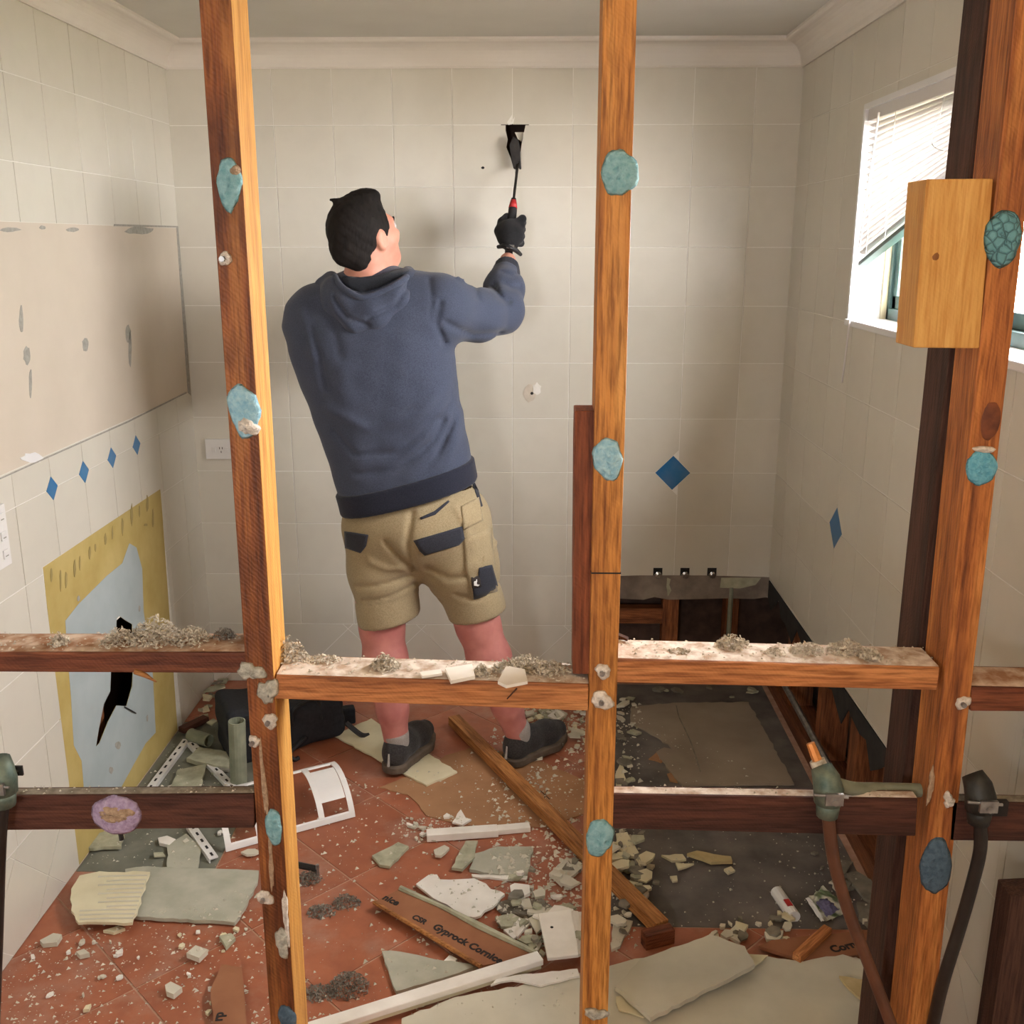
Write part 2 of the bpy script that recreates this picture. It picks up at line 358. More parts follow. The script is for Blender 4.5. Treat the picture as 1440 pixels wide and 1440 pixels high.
# cornices
def cornice(name, pts_fn, u0, u1):
    prof = [(0, 0), (0, -.082), (.010, -.084)]
    for k in range(9):
        t = math.pi/2*k/8; prof.append((.075-.06*math.cos(t)+.0, -.078+.064*math.sin(t)))
    prof += [(.080, -.012), (.084, -.008), (.084, 0)]
    m = MB(); n = len(prof); V = [pts_fn(u, a, b) for u in (u0, u1) for a, b in prof]
    F = [(i, (i+1) % n, n+(i+1) % n, n+i) for i in range(n)] + [tuple(range(n)), tuple(range(n, 2*n))]
    m.add(V, F).build(name, M_corn, kind='structure')
cornice('trim_1', lambda u, a, b: (u, D+TT-a, ZC+b), XL-.005, XR+.005)
cornice('trim_2', lambda u, a, b: (XL-TT+a, u, ZC+b), 0, D)
cornice('trim_3', lambda u, a, b: (XR+TT-a, u, ZC+b), 0, D)
# ------------------------------------------------------------------ wall and floor tiles
def clip(poly, a, b, c):   # keep a*u+b*v<=c
    out = []
    for i in range(len(poly)):
        p, q = poly[i], poly[(i+1) % len(poly)]; fp = a*p[0]+b*p[1]-c; fq = a*q[0]+b*q[1]-c
        if fp <= 1e-9: out.append(p)
        if (fp < -1e-9 and fq > 1e-9) or (fp > 1e-9 and fq < -1e-9):
            t = fp/(fp-fq); out.append((p[0]+(q[0]-p[0])*t, p[1]+(q[1]-p[1])*t))
    return out
def area(p): return abs(sum(p[i][0]*p[(i+1) % len(p)][1]-p[(i+1) % len(p)][0]*p[i][1] for i in range(len(p))))/2 if len(p) > 2 else 0
def sub_rect(polys, r):
    out = []
    for p in polys:
        e, f, g, h = r
        l = clip(p, 1, 0, e); rr = clip(p, -1, 0, -g); mid = clip(clip(p, 1, 0, g), -1, 0, -e)
        lo = clip(mid, 0, 1, f); hi = clip(mid, 0, -1, -h)
        out += [q for q in (l, rr, lo, hi) if area(q) > 2e-5]
    return out
def wall_uv(wname, u, v, off):
    if wname == 'B': return Vector((u, D+TT-off, v))
    if wname == 'L': return Vector((XL-TT+off, u, v))
    return Vector((XR+TT-off, u, v))
SHARED = {}
def put_tile(wname, polys, parent, mat=M_tile, off0=0.0, th=TT, name='tile'):
    m = MB()
    ex = wall_uv(wname, 0, 0, off0+th) - wall_uv(wname, 0, 0, off0)
    j = random.uniform(-.0002, .0002)
    for p in polys:
        m.prism([wall_uv(wname, a, b, off0+j) for a, b in p], ex)
    return m.build(name, mat, parent)
G = .0012
def tile_wall(wname, parent, us, vs, bounds, holes, diamonds, diag_top=.24, skip=(), diag_bounds=None):
    full = {}
    for i in range(len(us)-1):
        for k in range(len(vs)-1):
            if (i, k) in skip: continue
            a, b, c, d = us[i]+G, vs[k]+G, us[i+1]-G, vs[k+1]-G
            poly = [(a, b), (c, b), (c, d), (a, d)]
            cut = False
            for (du, dv, dr) in diamonds:      # chamfer the corner next to a blue inset
                su, sv = (1 if (a+c)/2 > du else -1), (1 if (b+d)/2 > dv else -1)
                q = clip(poly, -su, -sv, -(su*du+sv*dv+dr+.002))
                if len(q) != 4 or abs(area(q)-area(poly)) > 1e-7: poly = q; cut = True
            pl = [poly]
            q = pl[0]
            q = clip(q, -1, 0, -bounds[0]); q = clip(q, 0, -1, -bounds[1]); q = clip(q, 1, 0, bounds[2]); q = clip(q, 0, 1, bounds[3])
            pl = [q] if area(q) > 3e-5 else []
            for h in holes: pl = sub_rect(pl, h)
            if not pl: continue
            tot = sum(area(p) for p in pl)
            if abs(tot-(c-a)*(d-b)) < 1e-6:
                key = (wname, round(c-a, 4), round(d-b, 4))
                if key in SHARED:
                    s = SHARED[key]; o = s.copy(); COL.objects.link(o); o.parent = parent; o.matrix_parent_inverse = s.matrix_parent_inverse.copy()
                    w = wall_uv(wname, (a+c)/2, b, 0); mid = wall_uv(wname, 0, 0, TT/2)
                    mb = s.matrix_basis.copy()
                    if wname == 'B': mb.translation = Vector((w.x, mid.y, w.z))
                    else: mb.translation = Vector((mid.x, w.y, w.z))
                    o.matrix_basis = mb
                    continue
                o = put_tile(wname, pl, parent); bv = o.modifiers.new('bevel', 'BEVEL'); bv.width = .0012; bv.segments = 1
                SHARED[key] = o
            else: put_tile(wname, pl, parent)
    # course of tiles laid on the diagonal at the foot of the wall
    if diag_bounds:
        u0, u1 = diag_bounds; s = .2; h = s/math.sqrt(2)
        n0 = int((u0)/h)-2; n1 = int(u1/h)+2
        for i in range(n0, n1):
            for k in range(-1, 4):
                if (i+k) % 2: continue
                cu, cv = i*h, diag_top-.02-k*h
                r = h-.0018
                q = [(cu-r, cv), (cu, cv-r), (cu+r, cv), (cu, cv+r)]
                q = clip(q, -1, 0, -u0-.001); q = clip(q, 1, 0, u1-.001); q = clip(q, 0, -1, -.002); q = clip(q, 0, 1, diag_top-G)
                pl = [q] if area(q) > 8e-5 else []
                for hh in holes: pl = sub_rect(pl, hh)
                if pl: put_tile(wname, pl, parent)
    for (du, dv, dr) in diamonds:
        put_tile(wname, [[(du-dr, dv), (du, dv-dr), (du+dr, dv), (du, dv+dr)]], parent, M_blue, name='blue_inset_tile')
VS = [.24+.2*k for k in range(11)]
# back wall
UB = [-.075+.2025*k for k in range(-6, 6)]
bd = P(946, 666, D)
gi = min(range(len(UB)), key=lambda i: abs(UB[i]-bd.x))
UBD = UB[gi]
ih = max(i for i in range(len(UB)) if UB[i] < hole_c.x+.01)     # tiles either side of the hammered hole
tb = [(fB, 0)]
holeskip = []
kh = 8                                                     # row 1.84 .. 2.04
for i in (ih-1, ih): holeskip.append((i, kh))
tile_wall('B', wall_back, UB, VS, (XL, 0, XR, ZC-.08), [(BX0, -.01, XR, .44)], [(bd.x, .84, .064)], .24, holeskip, (XL, BX0))
# two broken tiles round the hole, traced
hx = [P(x, y, D) for x, y in ((711, 184), (714, 196), (712, 207), (718, 222), (722, 236))]
hr = [P(x, y, D) for x, y in ((739, 184), (734, 200), (732, 214), (733, 236), (727, 237))]
ztop = VS[kh+1]-G
u_mid = UB[ih]
left_edge = [(p.x, min(p.z, ztop)) for p in hx]; right_edge = [(p.x, min(p.z, ztop)) for p in hr]
zl = min(left_edge[-1][1], right_edge[-1][1])
split = (left_edge[-1][0]+right_edge[-1][0])/2
put_tile('B', [[(UB[ih-1]+G, VS[kh]+G), (split-G/2, VS[kh]+G), (split-G/2, zl-.001)] + [left_edge[-1]] + left_edge[-2::-1] + [(left_edge[0][0], ztop), (UB[ih-1]+G, ztop)]], wall_back)
put_tile('B', [[(split+G/2, VS[kh]+G), (UB[ih+1]-G, VS[kh]+G), (UB[ih+1]-G, ztop)] + [(right_edge[0][0], ztop)] + right_edge[1:] + [(split+G/2, zl-.001)]], wall_back)
cp = [P(x, y, D+.015) for x, y in ((724, 186), (738, 186), (733, 199), (728, 195))]
MB().prism(cp, (0, .006, 0)).build('broken_tile_corner', M_tile, wall_back)
# left wall
UL = [2.527+.1925*k for k in range(-6, 7)]
MIR = (1.0, 1.131, D-.012, 1.706); VAN = (2.425, -.01, 3.268, .863)
DL = [(2.527, 1.044, .031), (2.7195, 1.044, .031), (2.912, 1.044, .031), (3.1045, 1.044, .031)]
VSL = [.244+.2*k for k in range(11)]
tile_wall('L', wall_left, UL, VSL, (1.5, 0, D, ZC-.08), [MIR, VAN], DL, .244, (), (1.5, D))
# right wall
UR = [2.895+.2*k for k in range(-7, 5)]
tile_wall('R', wall_right, UR, VS, (1.5, 0, D, ZC-.08), [(WY0, WZ0, WY1, WZ1), (BATHY0, -.01, D+.1, BZ+.035)], [(2.895, .846, .062), (2.095, .846, .062)], .24, (), (1.5, BATHY0))
# beige panel left by the removed mirror, with glue marks
mp = MB().prism([(XL-TT+.001, MIR[0], MIR[1]+.001), (XL-TT+.001, MIR[2], MIR[1]+.002), (XL-TT+.001, MIR[2], MIR[3]-.001), (XL-TT+.001, MIR[0], MIR[3]-.001)], (-.001, 0, 0)).build('mirror_backing', M_mirror, wall_left)
def wall_blob(wn, pxs, mat, parent, off, name, th=.0015, seg=10, amp=.003):
    ax, val = (0, XL) if wn == 'L' else ((1, D) if wn == 'B' else (0, XR))
    pts = [on(x, y, ax, val) for x, y in pxs]
    pl = [(p.y, p.z) if ax == 0 else (p.x, p.z) for p in pts]
    ex = wall_uv(wn, 0, 0, off+th)-wall_uv(wn, 0, 0, off)
    return MB().prism([wall_uv(wn, a, b, off) for a, b in pl], ex).build(name, mat, parent)
def oval(cx, cy, rx, ry, n=14, j=.2):
    return [(cx+rx*math.cos(6.283*k/n)*(1+random.uniform(-j, j)), cy+ry*math.sin(6.283*k/n)*(1+random.uniform(-j, j))) for k in range(n)]
for (cx, cy, rx, ry) in ((14, 323, 14, 3), (102, 323, 9, 3), (195, 324, 20, 5), (30, 450, 3, 18), (38, 500, 5, 12), (43, 540, 2, 22), (120, 485, 4, 10), (180, 470, 4, 12), (183, 490, 2, 24), (60, 320, 4, 3)):
    wall_blob('L', oval(cx, cy, rx, ry), M_smear, mp, .001, 'glue_mark', .0008)
wall_blob('L', [(160, 318), (248, 320), (264, 552), (268, 556), (252, 318), (160, 315)], M_smear, mp, .001, 'torn_edge', .002)
wall_blob('L', oval(46, 644, 15, 7), M_wpaint, mp, .001, 'plaster_patch')
wall_blob('L', [(-20, 681), (60, 645), (180, 592), (262, 551), (262, 553), (180, 594), (60, 647), (-20, 683)], M_smear, mp, .001, 'torn_edge', .002)
# yellow painted board where the vanity stood, with a pale blue area and a broken hole
def LW(x, y, off): p = on(x, y, 0, XL); return Vector((XL-TT+off, p.y, p.z))
van_out = [LW(61, 798, 0), LW(226, 687, 0), LW(250, 1027, 0), LW(250, 1030, 0), LW(107, 1226, 0)]
van_out[2].z = max(van_out[2].z, .004); van_out[3].z = .003; van_out[4].z = .003
holepx = [(164, 870), (168, 866), (176, 872), (186, 878), (187, 948), (186, 965), (178, 993), (164, 992), (152, 1015), (140, 1045), (135, 1050), (139, 1025), (146, 990), (155, 972), (156, 945), (163, 900)]
panel = MB().prism(van_out, (.001, 0, 0), [[LW(x, y, 0) for x, y in holepx]]).build('vanity_backing', M_yellow, wall_left)
bl = [(92, 873), (110, 850), (128, 832), (150, 810), (172, 792), (182, 764), (192, 770), (200, 800), (202, 860), (215, 950), (219, 1030), (205, 1045), (188, 1075), (170, 1108), (118, 1108), (115, 1070), (104, 1048), (100, 980), (95, 920)]
MB().prism([LW(x, y, .001) for x, y in bl], (.0008, 0, 0), [[LW(x, y, .001) for x, y in holepx]]).build('pale_blue_patch', M_pblue, panel)
for (cx, cy, rx, ry) in ((72, 808, 1.5, 10), (85, 815, 1.2, 16), (93, 815, 1.5, 12), (105, 800, 1.6, 14), (112, 792, 1.2, 9), (126, 778, 1.4, 10), (134, 770, 1, 6), (148, 758, 1.6, 8), (158, 750, 1, 10), (172, 740, 1.4, 12), (185, 724, 1.8, 14), (196, 718, 1, 8), (207, 708, 1.6, 12), (215, 730, 1.2, 14), (205, 738, 2.5, 2), (110, 842, 2, 4), (166, 1048, 4, 6), (156, 1083, 3, 5), (196, 856, 1.2, 5), (207, 1010, 1.5, 5)):
    wall_blob('L', oval(cx, cy, rx, ry, 9), M_smear if cy > 830 else M_ydrip, panel, .0018, 'scrape_mark', .0006)
MB().tube([LW(174, 994, .004), LW(184, 1000, .006), LW(190, 1003, .004)], .002, 5).build('loose_fibre', M_dark, panel)
box('wall_cavity_stud', (XL-.10, 2.70, .0), (XL-.03, 2.74, 1.1), W_cav, wall_left)
# bath recess framing behind the cut tiles
def struct_box(name, lo, hi, mat, parent): return box(name, lo, hi, mat, parent)
rs = [P(x, y, D) for x, y in ((862, 810), (900, 809), (985, 809), (1060, 811), (1085, 812), (1092, 825), (1086, 838), (1060, 842), (1020, 841), (985, 842), (940, 843), (920, 839), (905, 843), (862, 841))]
strip = MB().prism([(p.x, D+TT, p.z) for p in rs], (0, -.005, 0)).build('bare_render_strip', M_conc if False else rough_mat('bare_render', srgb(112, 100, 90), srgb(150, 138, 124), .9, 14, .4), wall_back)
for pts in (((938, 812), (943, 814), (941, 822), (944, 830), (939, 838), (937, 825)), ((1012, 826), (1040, 827), (1062, 822), (1070, 812), (1014, 812))):
    wall_blob('B', pts, M_gshard, strip, .005, 'plaster_remnant')
box('recess_timber', (BX0, D+.03, .24), (.50, D+.08, .30), W_cavh, wall_back)
box('recess_timber', (.50, D+.02, .0), (.56, D+.09, .42), W_cav, wall_back)
box('recess_timber', (.74, D+.03, .0), (.79, D+.10, .42), W_cav, wall_back)
box('recess_timber', (BX0, D+.01, .0), (XR, D+.09, .045), W_cavh, wall_back)
pp = P(1028, 840, D-.005); MB().tube([(pp.x, D+.0, .40), (pp.x, D+.0, .04)], .009, 8).build('recess_pipe', M_gpipe, wall_back)
for y in (2.34, 2.62, 2.95, 3.35):
    box('recess_timber', (XR+.03, y, .0), (XR+.11, y+.075, .42), W_cav, wall_right)
box('recess_timber', (XR+.02, BATHY0, .0), (XR+.11, D, .06), wood_mat('cavity_timber_long', srgb(150, 96, 58), srgb(120, 72, 44), srgb(80, 46, 28), 1), wall_right)
MB().tube([(XR-.01, 2.55, .16), (XR-.01, 3.45, .17)], .011, 8).build('recess_pipe', M_steel, wall_right)
# torn black lining hanging under the right wall tiles
edge = [(BATHY0, .46), (D, .46)]
n = 26; low = []
for k in range(n+1):
    y = BATHY0+.02+(D-.03-BATHY0)*k/n; low.append((XR+TT-.001, y, .385+.05*math.sin(k*1.7)*math.sin(k*.6)-.02))
MB().prism([(XR+TT-.001, BATHY0+.02, .432), *low, (XR+TT-.001, D-.01, .432)], (-.003, 0, 0)).build('torn_lining', M_dark, wall_right)
MB().prism([on(x, y, 0, XR-.004) for x, y in ((1250, 1075), (1266, 1068), (1270, 1102), (1262, 1098))], (-.004, 0, 0)).build('broken_tile_edge', M_tile, wall_right)
# tap stubs above the render
for x in (925, 963, 1001):
    c = P(x, 805, D); t = MB().prism([c+Vector((a*.017, 0, b*.018)) for a, b in ((-1, -1), (1, -1), (1, 1), (-1, 1))], (0, -.0015, 0)).build('tap_recess', M_dark, wall_back)
    m = MB().tube([c+Vector((0, 0, -.004)), c+Vector((0, -.035, -.004))], .009, 10); m.tube([c+Vector((0, -.012, -.004)), c+Vector((0, -.02, -.004))], .014, 6)
    m.build('tap_stub', M_chrome, t)
# plaster scar, screw hole and scuffs on the back wall tiles
wall_blob('B', oval(745, 553, 9, 12, 14, .15), rough_mat('scar_plaster', srgb(196, 186, 168), srgb(214, 204, 188), .9, 40, .3), wall_back, TT, 'plaster_scar')
wall_blob('B', oval(755, 547, 6, 8, 12, .2), M_grout, wall_back, TT, 'plaster_scar', .004)
wall_blob('B', oval(748, 553, 2.2, 2.2, 8, .1), M_dark, wall_back, TT+.002, 'screw_hole')
wall_blob('B', oval(679, 236, 2.4, 2, 8, .1), M_dark, wall_back, TT, 'screw_hole')
wall_blob('B', [(713, 172), (721, 160), (719, 172), (724, 164), (722, 174), (715, 176)], M_grout, wall_back, TT, 'chipped_glaze')
# floor tiles, laid on the diagonal
floor_holes = [(BX0, 2.2, XR+.1, D+.1), (XL-.1, 2.40, -.86, 3.3)]
s = .3; hh = s/math.sqrt(2)
for i in range(-8, 8):
    for k in range(0, 20):
        if (i+k) % 2: continue
        cu, cv = i*hh-.06, k*hh+.05
        r = hh-.004
        q = [(cu-r, cv), (cu, cv-r), (cu+r, cv), (cu, cv+r)]
        A = area(q)
        q = clip(q, -1, 0, -XL); q = clip(q, 1, 0, XR); q = clip(q, 0, -1, -1.45); q = clip(q, 0, 1, D)
        pl = [q] if area(q) > 3e-4 else []
        for h in floor_holes: pl = sub_rect(pl, h)
        if not pl: continue
        if abs(sum(area(p) for p in pl)-A) < 1e-6 and 'floor' in SHARED:
            o = SHARED['floor'].copy(); COL.objects.link(o); o.parent = floor; o.matrix_parent_inverse = SHARED['floor'].matrix_parent_inverse.copy()
            mb = o.matrix_basis.copy(); mb.translation = Vector((cu, cv, -.0085)); o.matrix_basis = mb; continue
        m = MB()
        for p in pl: m.prism([(a, b, -.0085) for a, b in p], (0, 0, .0085))
        o = m.build('tile', M_terr, floor)
        if abs(sum(area(p) for p in pl)-A) < 1e-6: SHARED['floor'] = o
box('bath_bay_slab', (BX0+.004, 2.205, -.004), (XR, D, -.0008), M_conc, floor)
box('vanity_bay_screed', (XL, 2.405, -.004), (-.865, 3.295, -.0006), M_screed, floor)
# ------------------------------------------------------------------ window, blind, outdoors
wm = thing('window_1', (XR+.1, (WY0+WY1)/2, WZ0), None, None); wm['kind'] = 'structure'
m = MB()
xo = XR+.157
m.box((XR-.002, WY0-.012, WZ0+.002), (xo, WY0+.003, WZ1)); m.box((XR-.002, WY1-.003, WZ0+.002), (xo, WY1+.012, WZ1)); m.box((XR-.0015, WY0-.012, WZ1-.003), (xo-.001, WY1+.012, WZ1+.012))
m.build('reveal', M_wpaint, wm)
box('window_sill', (XR-.012, WY0-.02, WZ0-.014), (xo, WY1-.002, WZ0+.004), M_wpaint, wm, bevel=.003)
m = MB(); xf = XR+.10
for (a, b, c, d) in ((WY0, WZ0, WY1, WZ0+.035), (WY0, WZ1-.035, WY1, WZ1), (WY0, WZ0, WY0+.03, WZ1), (WY1-.03, WZ0, WY1, WZ1)): m.box((xf, a, b+.001), (xf+.05, c, d))
m.build('window_frame', M_green, wm, bevel=.002)
for (ya, yb, xx) in ((2.26, WY1-.03, xf+.008), (WY0+.03, 2.30, xf+.028)):
    m = MB()
    for (a, b, c, d) in ((ya, WZ0+.035, yb, WZ0+.07), (ya, WZ1-.065, yb, WZ1-.035), (ya, WZ0+.035, ya+.03, WZ1-.035), (yb-.03, WZ0+.035, yb, WZ1-.035)): m.box((xx, a, b), (xx+.016, c, d))
    sash = m.build('sash', M_green, wm, bevel=.002)
    box('pane', (xx+.006, ya+.028, WZ0+.068), (xx+.010, yb-.028, WZ1-.063), M_glass, sash)
box('window_lining', (XR+.086, WY1-.014, WZ0+.001), (XR+.10, WY1-.001, WZ1), M_cream, wm)
# venetian blind, dropped at one end
bl = thing('venetian_blind', (XR+.04, (WY0+WY1)/2, WZ0+.1), 'white slatted blind fanned out crookedly across the window', 'blind')
bx = XR+.022
box('headrail', (bx-.016, WY0+.01, WZ1-.032), (bx+.016, WY1-.005, WZ1-.002), M_slat, bl, bevel=.002)
ns = 19
yn, yf = WY0+.015, WY1-.012
for i in range(ns):
    zf = WZ1-.045-(.345*(i/(ns-1))**1.05); zn = WZ1-.034-.0013*i
    if i > ns-4: zf += .004*(i-(ns-4))
    a = Vector((bx, yn, zn)); b = Vector((bx, yf, zf)); dr = (b-a).normalized()
    tilt = math.radians(12+10*(i/ns)+random.uniform(-4, 4))
    side = Vector((math.cos(tilt), 0, -math.sin(tilt))); side = (side-dr*side.dot(dr)).normalized(); up = dr.cross(side)
    m = MB(); V = []
    for p in (a, b):
        for u, w in ((-.0125, 0), (-.006, .0022), (0, .003), (.006, .0022), (.0125, 0)): V.append(p+side*u+up*w)
    V += [q-up*.0006 for q in V]
    F = []
    for k in range(4): F += [(k, k+1, k+6, k+5), (10+k, 15+k, 16+k, 11+k)]
    F += [(0, 5, 15, 10), (4, 14, 19, 9), *[(k, 10+k, 11+k, k+1) for k in range(4)], *[(5+k, 6+k, 16+k, 15+k) for k in range(4)]]
    m.add(V, F).build('slat', M_slat, bl, frame=Matrix((side, dr, up)).transposed())
a = Vector((bx, yn, WZ1-.066)); b = Vector((bx, yf-.005, WZ1-.405)); dr = (b-a).normalized()
fr = Matrix((Vector((1, 0, 0)), dr, Vector((1, 0, 0)).cross(dr))).transposed()
MB().obox((a+b)/2, (.013, (b-a).length/2, .006), fr).build('bottom_rail', M_green, bl, frame=fr, bevel=.002)
for yy in (2.86, 2.72, 2.22):
    zb = WZ1-.062-.335*(yy-yn)/(yf-yn)
    MB().tube([(bx-.014, yy, WZ1-.03), (bx-.015, yy+.004, (WZ1+zb)/2), (bx-.013, yy, zb)], .0011, 5).build('ladder_cord', M_slat, bl)
pa, pb = on(1236, 158, 0, XR-.012), on(1184, 538, 0, XR-.016)
MB().tube([pa, pa.lerp(pb, .5)+Vector((-.004, 0, 0)), pb], .0028, 6).build('tilt_wand', M_slat, bl)
MB().tube(smooth_pts([on(x, y, 0, XR+.002) for x, y in ((1328, 135), (1322, 160), (1312, 185), (1312, 205), (1330, 212), (1340, 200), (1345, 165), (1346, 140), (1338, 132))]), .0009, 5).build('loose_cord', M_slat, bl)
# security grille, garden
gr = thing('security_grille', (XR+.30, 2.2, WZ0), 'grey scrolled iron security grille outside the window glass', 'grille')
for k in range(7):
    y = WY0+.06+k*.18
    MB().tube([(XR+.30, y, WZ0-.05), (XR+.30, y, WZ1+.05)], .005, 6).build('bar', M_steel, gr)
    for sg in (-1, 1):
        pts = [(XR+.30, y+.09+sg*.055*math.cos(t*.5)*(.4+.6*t/7), WZ0+.18+.055*math.sin(t)*(.3+.7*t/7)+.02*t) for t in [j*.5 for j in range(15)]]
        MB().tube(pts, .004, 6).build('scroll', M_steel, gr)
for z in (WZ0-.05, WZ1+.05): MB().tube([(XR+.30, WY0, z), (XR+.30, WY1, z)], .006, 6).build('bar', M_steel, gr)
box('garden_ground', (XR+.26, -6, -.4), (14, 12, -.3), M_bounce, kind='structure')
def bush(name, c, r, n, label):
    V = []; F = []
    for k in range(n):
        d = Vector((random.gauss(0, 1), random.gauss(0, 1), random.gauss(0, 1))).normalized()*random.uniform(.6, 1)
        p = Vector(c)+Vector((d.x*r[0], d.y*r[1], d.z*r[2])); a = Vector((random.gauss(0, 1), random.gauss(0, 1), random.gauss(0, .5))).normalized()
        b = a.cross(Vector((random.gauss(0, 1), random.gauss(0, 1), random.gauss(0, 1)))).normalized(); L = random.uniform(.04, .08); w = L*.3; i = len(V)
        V += [p-a*L, p+b*w, p+a*L, p-b*w]; F.append((i, i+1, i+2, i+3))
    root = thing(name, (c[0], c[1], -.3), label, 'shrub')
    mesh_obj('foliage', V, F, M_leaf, root)
    MB().tube([(c[0], c[1], -.3), (c[0]+.03, c[1], c[2]*.5), (c[0], c[1], c[2])], [.04, .03, .015], 7).build('stem', W_darku, root)
bush('garden_shrub', (XR+1.7, 2.75, 1.0), (.5, .55, 1.0), 1500, 'leafy green garden shrub growing outside the window')
# ------------------------------------------------------------------ stud wall
SD = .085
def stud(xc0, xc1, name, label, w=.045, side=None, z0=.0, z1=ZC, y0=YS, d=SD, mat=W_stud, cat='timber stud', lean=0, top=None):
    """xc0 at z0, xc1 at z1"""
    root = thing(name, (xc0, y0+d/2, z0), label, cat)
    m = MB(); N = 10
    V = []; F = []
    for k in range(N+1):
        z = z0+(z1-z0)*k/N; x = xc0+(xc1-xc0)*k/N
        for a, b in ((-w/2, y0), (w/2, y0), (w/2, y0+d), (-w/2, y0+d)): V.append((x+a+random.uniform(-.0005, .0005), b, z))
    for k in range(N):
        for q in range(4): F.append((k*4+q, k*4+(q+1) % 4, k*4+4+(q+1) % 4, k*4+4+q))
    F += [(0, 3, 2, 1), (N*4, N*4+1, N*4+2, N*4+3)]
    m.add(V, F)
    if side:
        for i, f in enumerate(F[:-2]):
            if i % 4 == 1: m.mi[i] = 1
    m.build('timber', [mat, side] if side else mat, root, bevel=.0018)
    return root
def dab(parent, cx, cy, rx, ry, mat, h=.006, seed=0, name='adhesive_dab', y=YS, tail=0, j=.1, up=0, lab=None):
    r = random.Random(seed or int(cx*7+cy)); c = P(cx, cy, y); ex = P(cx+rx, cy, y); ez = P(cx, cy-ry, y)
    RX = (ex-c).length; RZ = (ez-c).length
    nr, na = 7, 28; V = [(c.x, y-h, c.z)]; F = []
    ph = [r.uniform(0, 6.28) for _ in range(4)]
    for i in range(1, nr+1):
        t = i/nr
        for k in range(na):
            a = 6.283*k/na; rad = 1+j*.8*math.sin(2*a+ph[0])+j*.5*math.sin(3*a+ph[1])+(j*.35*math.sin(7*a+ph[2])+r.uniform(-.025, .025))*t
            x = math.cos(a)*RX*rad*t; z = math.sin(a)*RZ*rad*t
            if tail and z < 0: x *= 1-.55*tail*min(1, -z/RZ); z *= 1+.35*tail
            hh = h*(1-t**4)*(.65+.35*r.random()) if i < nr else -.0005
            V.append((c.x+x, y-hh, c.z+z))
    for k in range(na): F.append((0, 1+k, 1+(k+1) % na))
    for i in range(nr-1):
        for k in range(na): F.append((1+i*na+k, 1+(i+1)*na+k, 1+(i+1)*na+(k+1) % na, 1+i*na+(k+1) % na))
    F.append(tuple(1+(nr-1)*na+k for k in range(na)))
    m = MB().add(V, F); o = m.build(name, mat, parent, smooth=True)
    if lab: o['label'] = lab
    return o
def nail(parent, cx, cy, y=YS, lump=12):
    dab(parent, cx, cy, lump, lump*.85, A_white, .008, name='plaster_lump', y=y, j=.18)
    c = P(cx-2, cy, y); MB().tube([(c.x, y-.004, c.z), (c.x, y-.0125, c.z)], .0042, 8).build('nail_head', M_steel, parent)
XS_L, XS_C, XS_R = P(302, 0, YS).x, .1142, .674
sl = stud(XS_L-.004, XS_L+.001, 'wall_stud', 'rough sawn stud with side coloured window-lit yellow, beside the black bag', mat=W_studl, side=W_side)
c_xy = P(322, 255, YS)
dab(sl, 322, 257, 20, 34, A_teal, .007, tail=.8, lab='blue grey adhesive dab'); dab(sl, 331, 240, 8, 8, A_tan, .010, name='plaster_lump')
dab(sl, 343, 577, 24, 36, A_blue, .008, tail=.3, lab='light blue adhesive dab'); dab(sl, 349, 599, 15, 14, A_white, .014, name='plaster_lump', j=.2)
nail(sl, 317, 364, lump=11)
dab(sl, 353, 944, 17, 14, A_grey, .009, name='plaster_lump', j=.3); dab(sl, 377, 972, 14, 19, A_grey, .010, name='plaster_lump', j=.25)
nail(sl, 380, 1014, lump=12); nail(sl, 358, 1042, lump=9)
dab(sl, 385, 1163, 13, 25, A_teal, .008, lab='teal adhesive dab'); nail(sl, 373, 1262, lump=12); dab(sl, 397, 1325, 11, 19, A_grey, .009, name='plaster_lump', j=.25)
dab(sl, 404, 1432, 13, 19, A_dark, .008); dab(sl, 371, 1100, 4, 55, A_tan, .003, name='plaster_streak', j=.3); dab(sl, 381, 1210, 4, 40, A_tan, .003, name='plaster_streak', j=.3)
dab(sl, 402, 1290, 5, 34, A_white, .004, name='plaster_streak', j=.3)
sc_ = stud(XS_C, XS_C, 'wall_stud', 'orange timber stud standing between the broad noggings', mat=W_stud)
dab(sc_, 871, 243, 25, 36, A_teal, .009, lab='teal adhesive dab overhanging the edge'); dab(sc_, 855, 645, 21, 31, A_blue, .008, tail=.25, lab='light blue adhesive dab')
nail(sc_, 848, 944, lump=12); nail(sc_, 847, 985, lump=16); dab(sc_, 843, 1178, 21, 26, A_teal, .008, lab='round teal adhesive dab'); dab(sc_, 838, 1425, 15, 9, A_grey, .01, name='plaster_lump', j=.25)
zc = P(851, 806, YS).z
box('saw_cut', (XS_C-.0232, YS-.0006, zc-.0012), (XS_C+.0232, YS+.01, zc+.0012), M_dark, sc_)
p0 = P(808, 575, YS); p1 = P(836, 965, YS)
xa = P(806, 950, YS+.02).x
rsp = stud(P(819, 950, YS+.02).x, P(823, 580, YS+.02).x, 'short_stud', 'short red-brown timber offcut standing on the dusty nogging against the orange stud', .031, None, .985, P(820, 578, YS+.02).z, YS+.02, .06, W_red, 'timber offcut')
rx0, rx1 = .683, .664
sr = stud(rx0+.002, rx1-.004, 'wall_stud', 'orange stud by the window with a dark knot and pine block', mat=wood_mat('window_stud_timber', srgb(216, 150, 80), srgb(188, 116, 58), srgb(118, 64, 34), 2, .55, .3, .5))
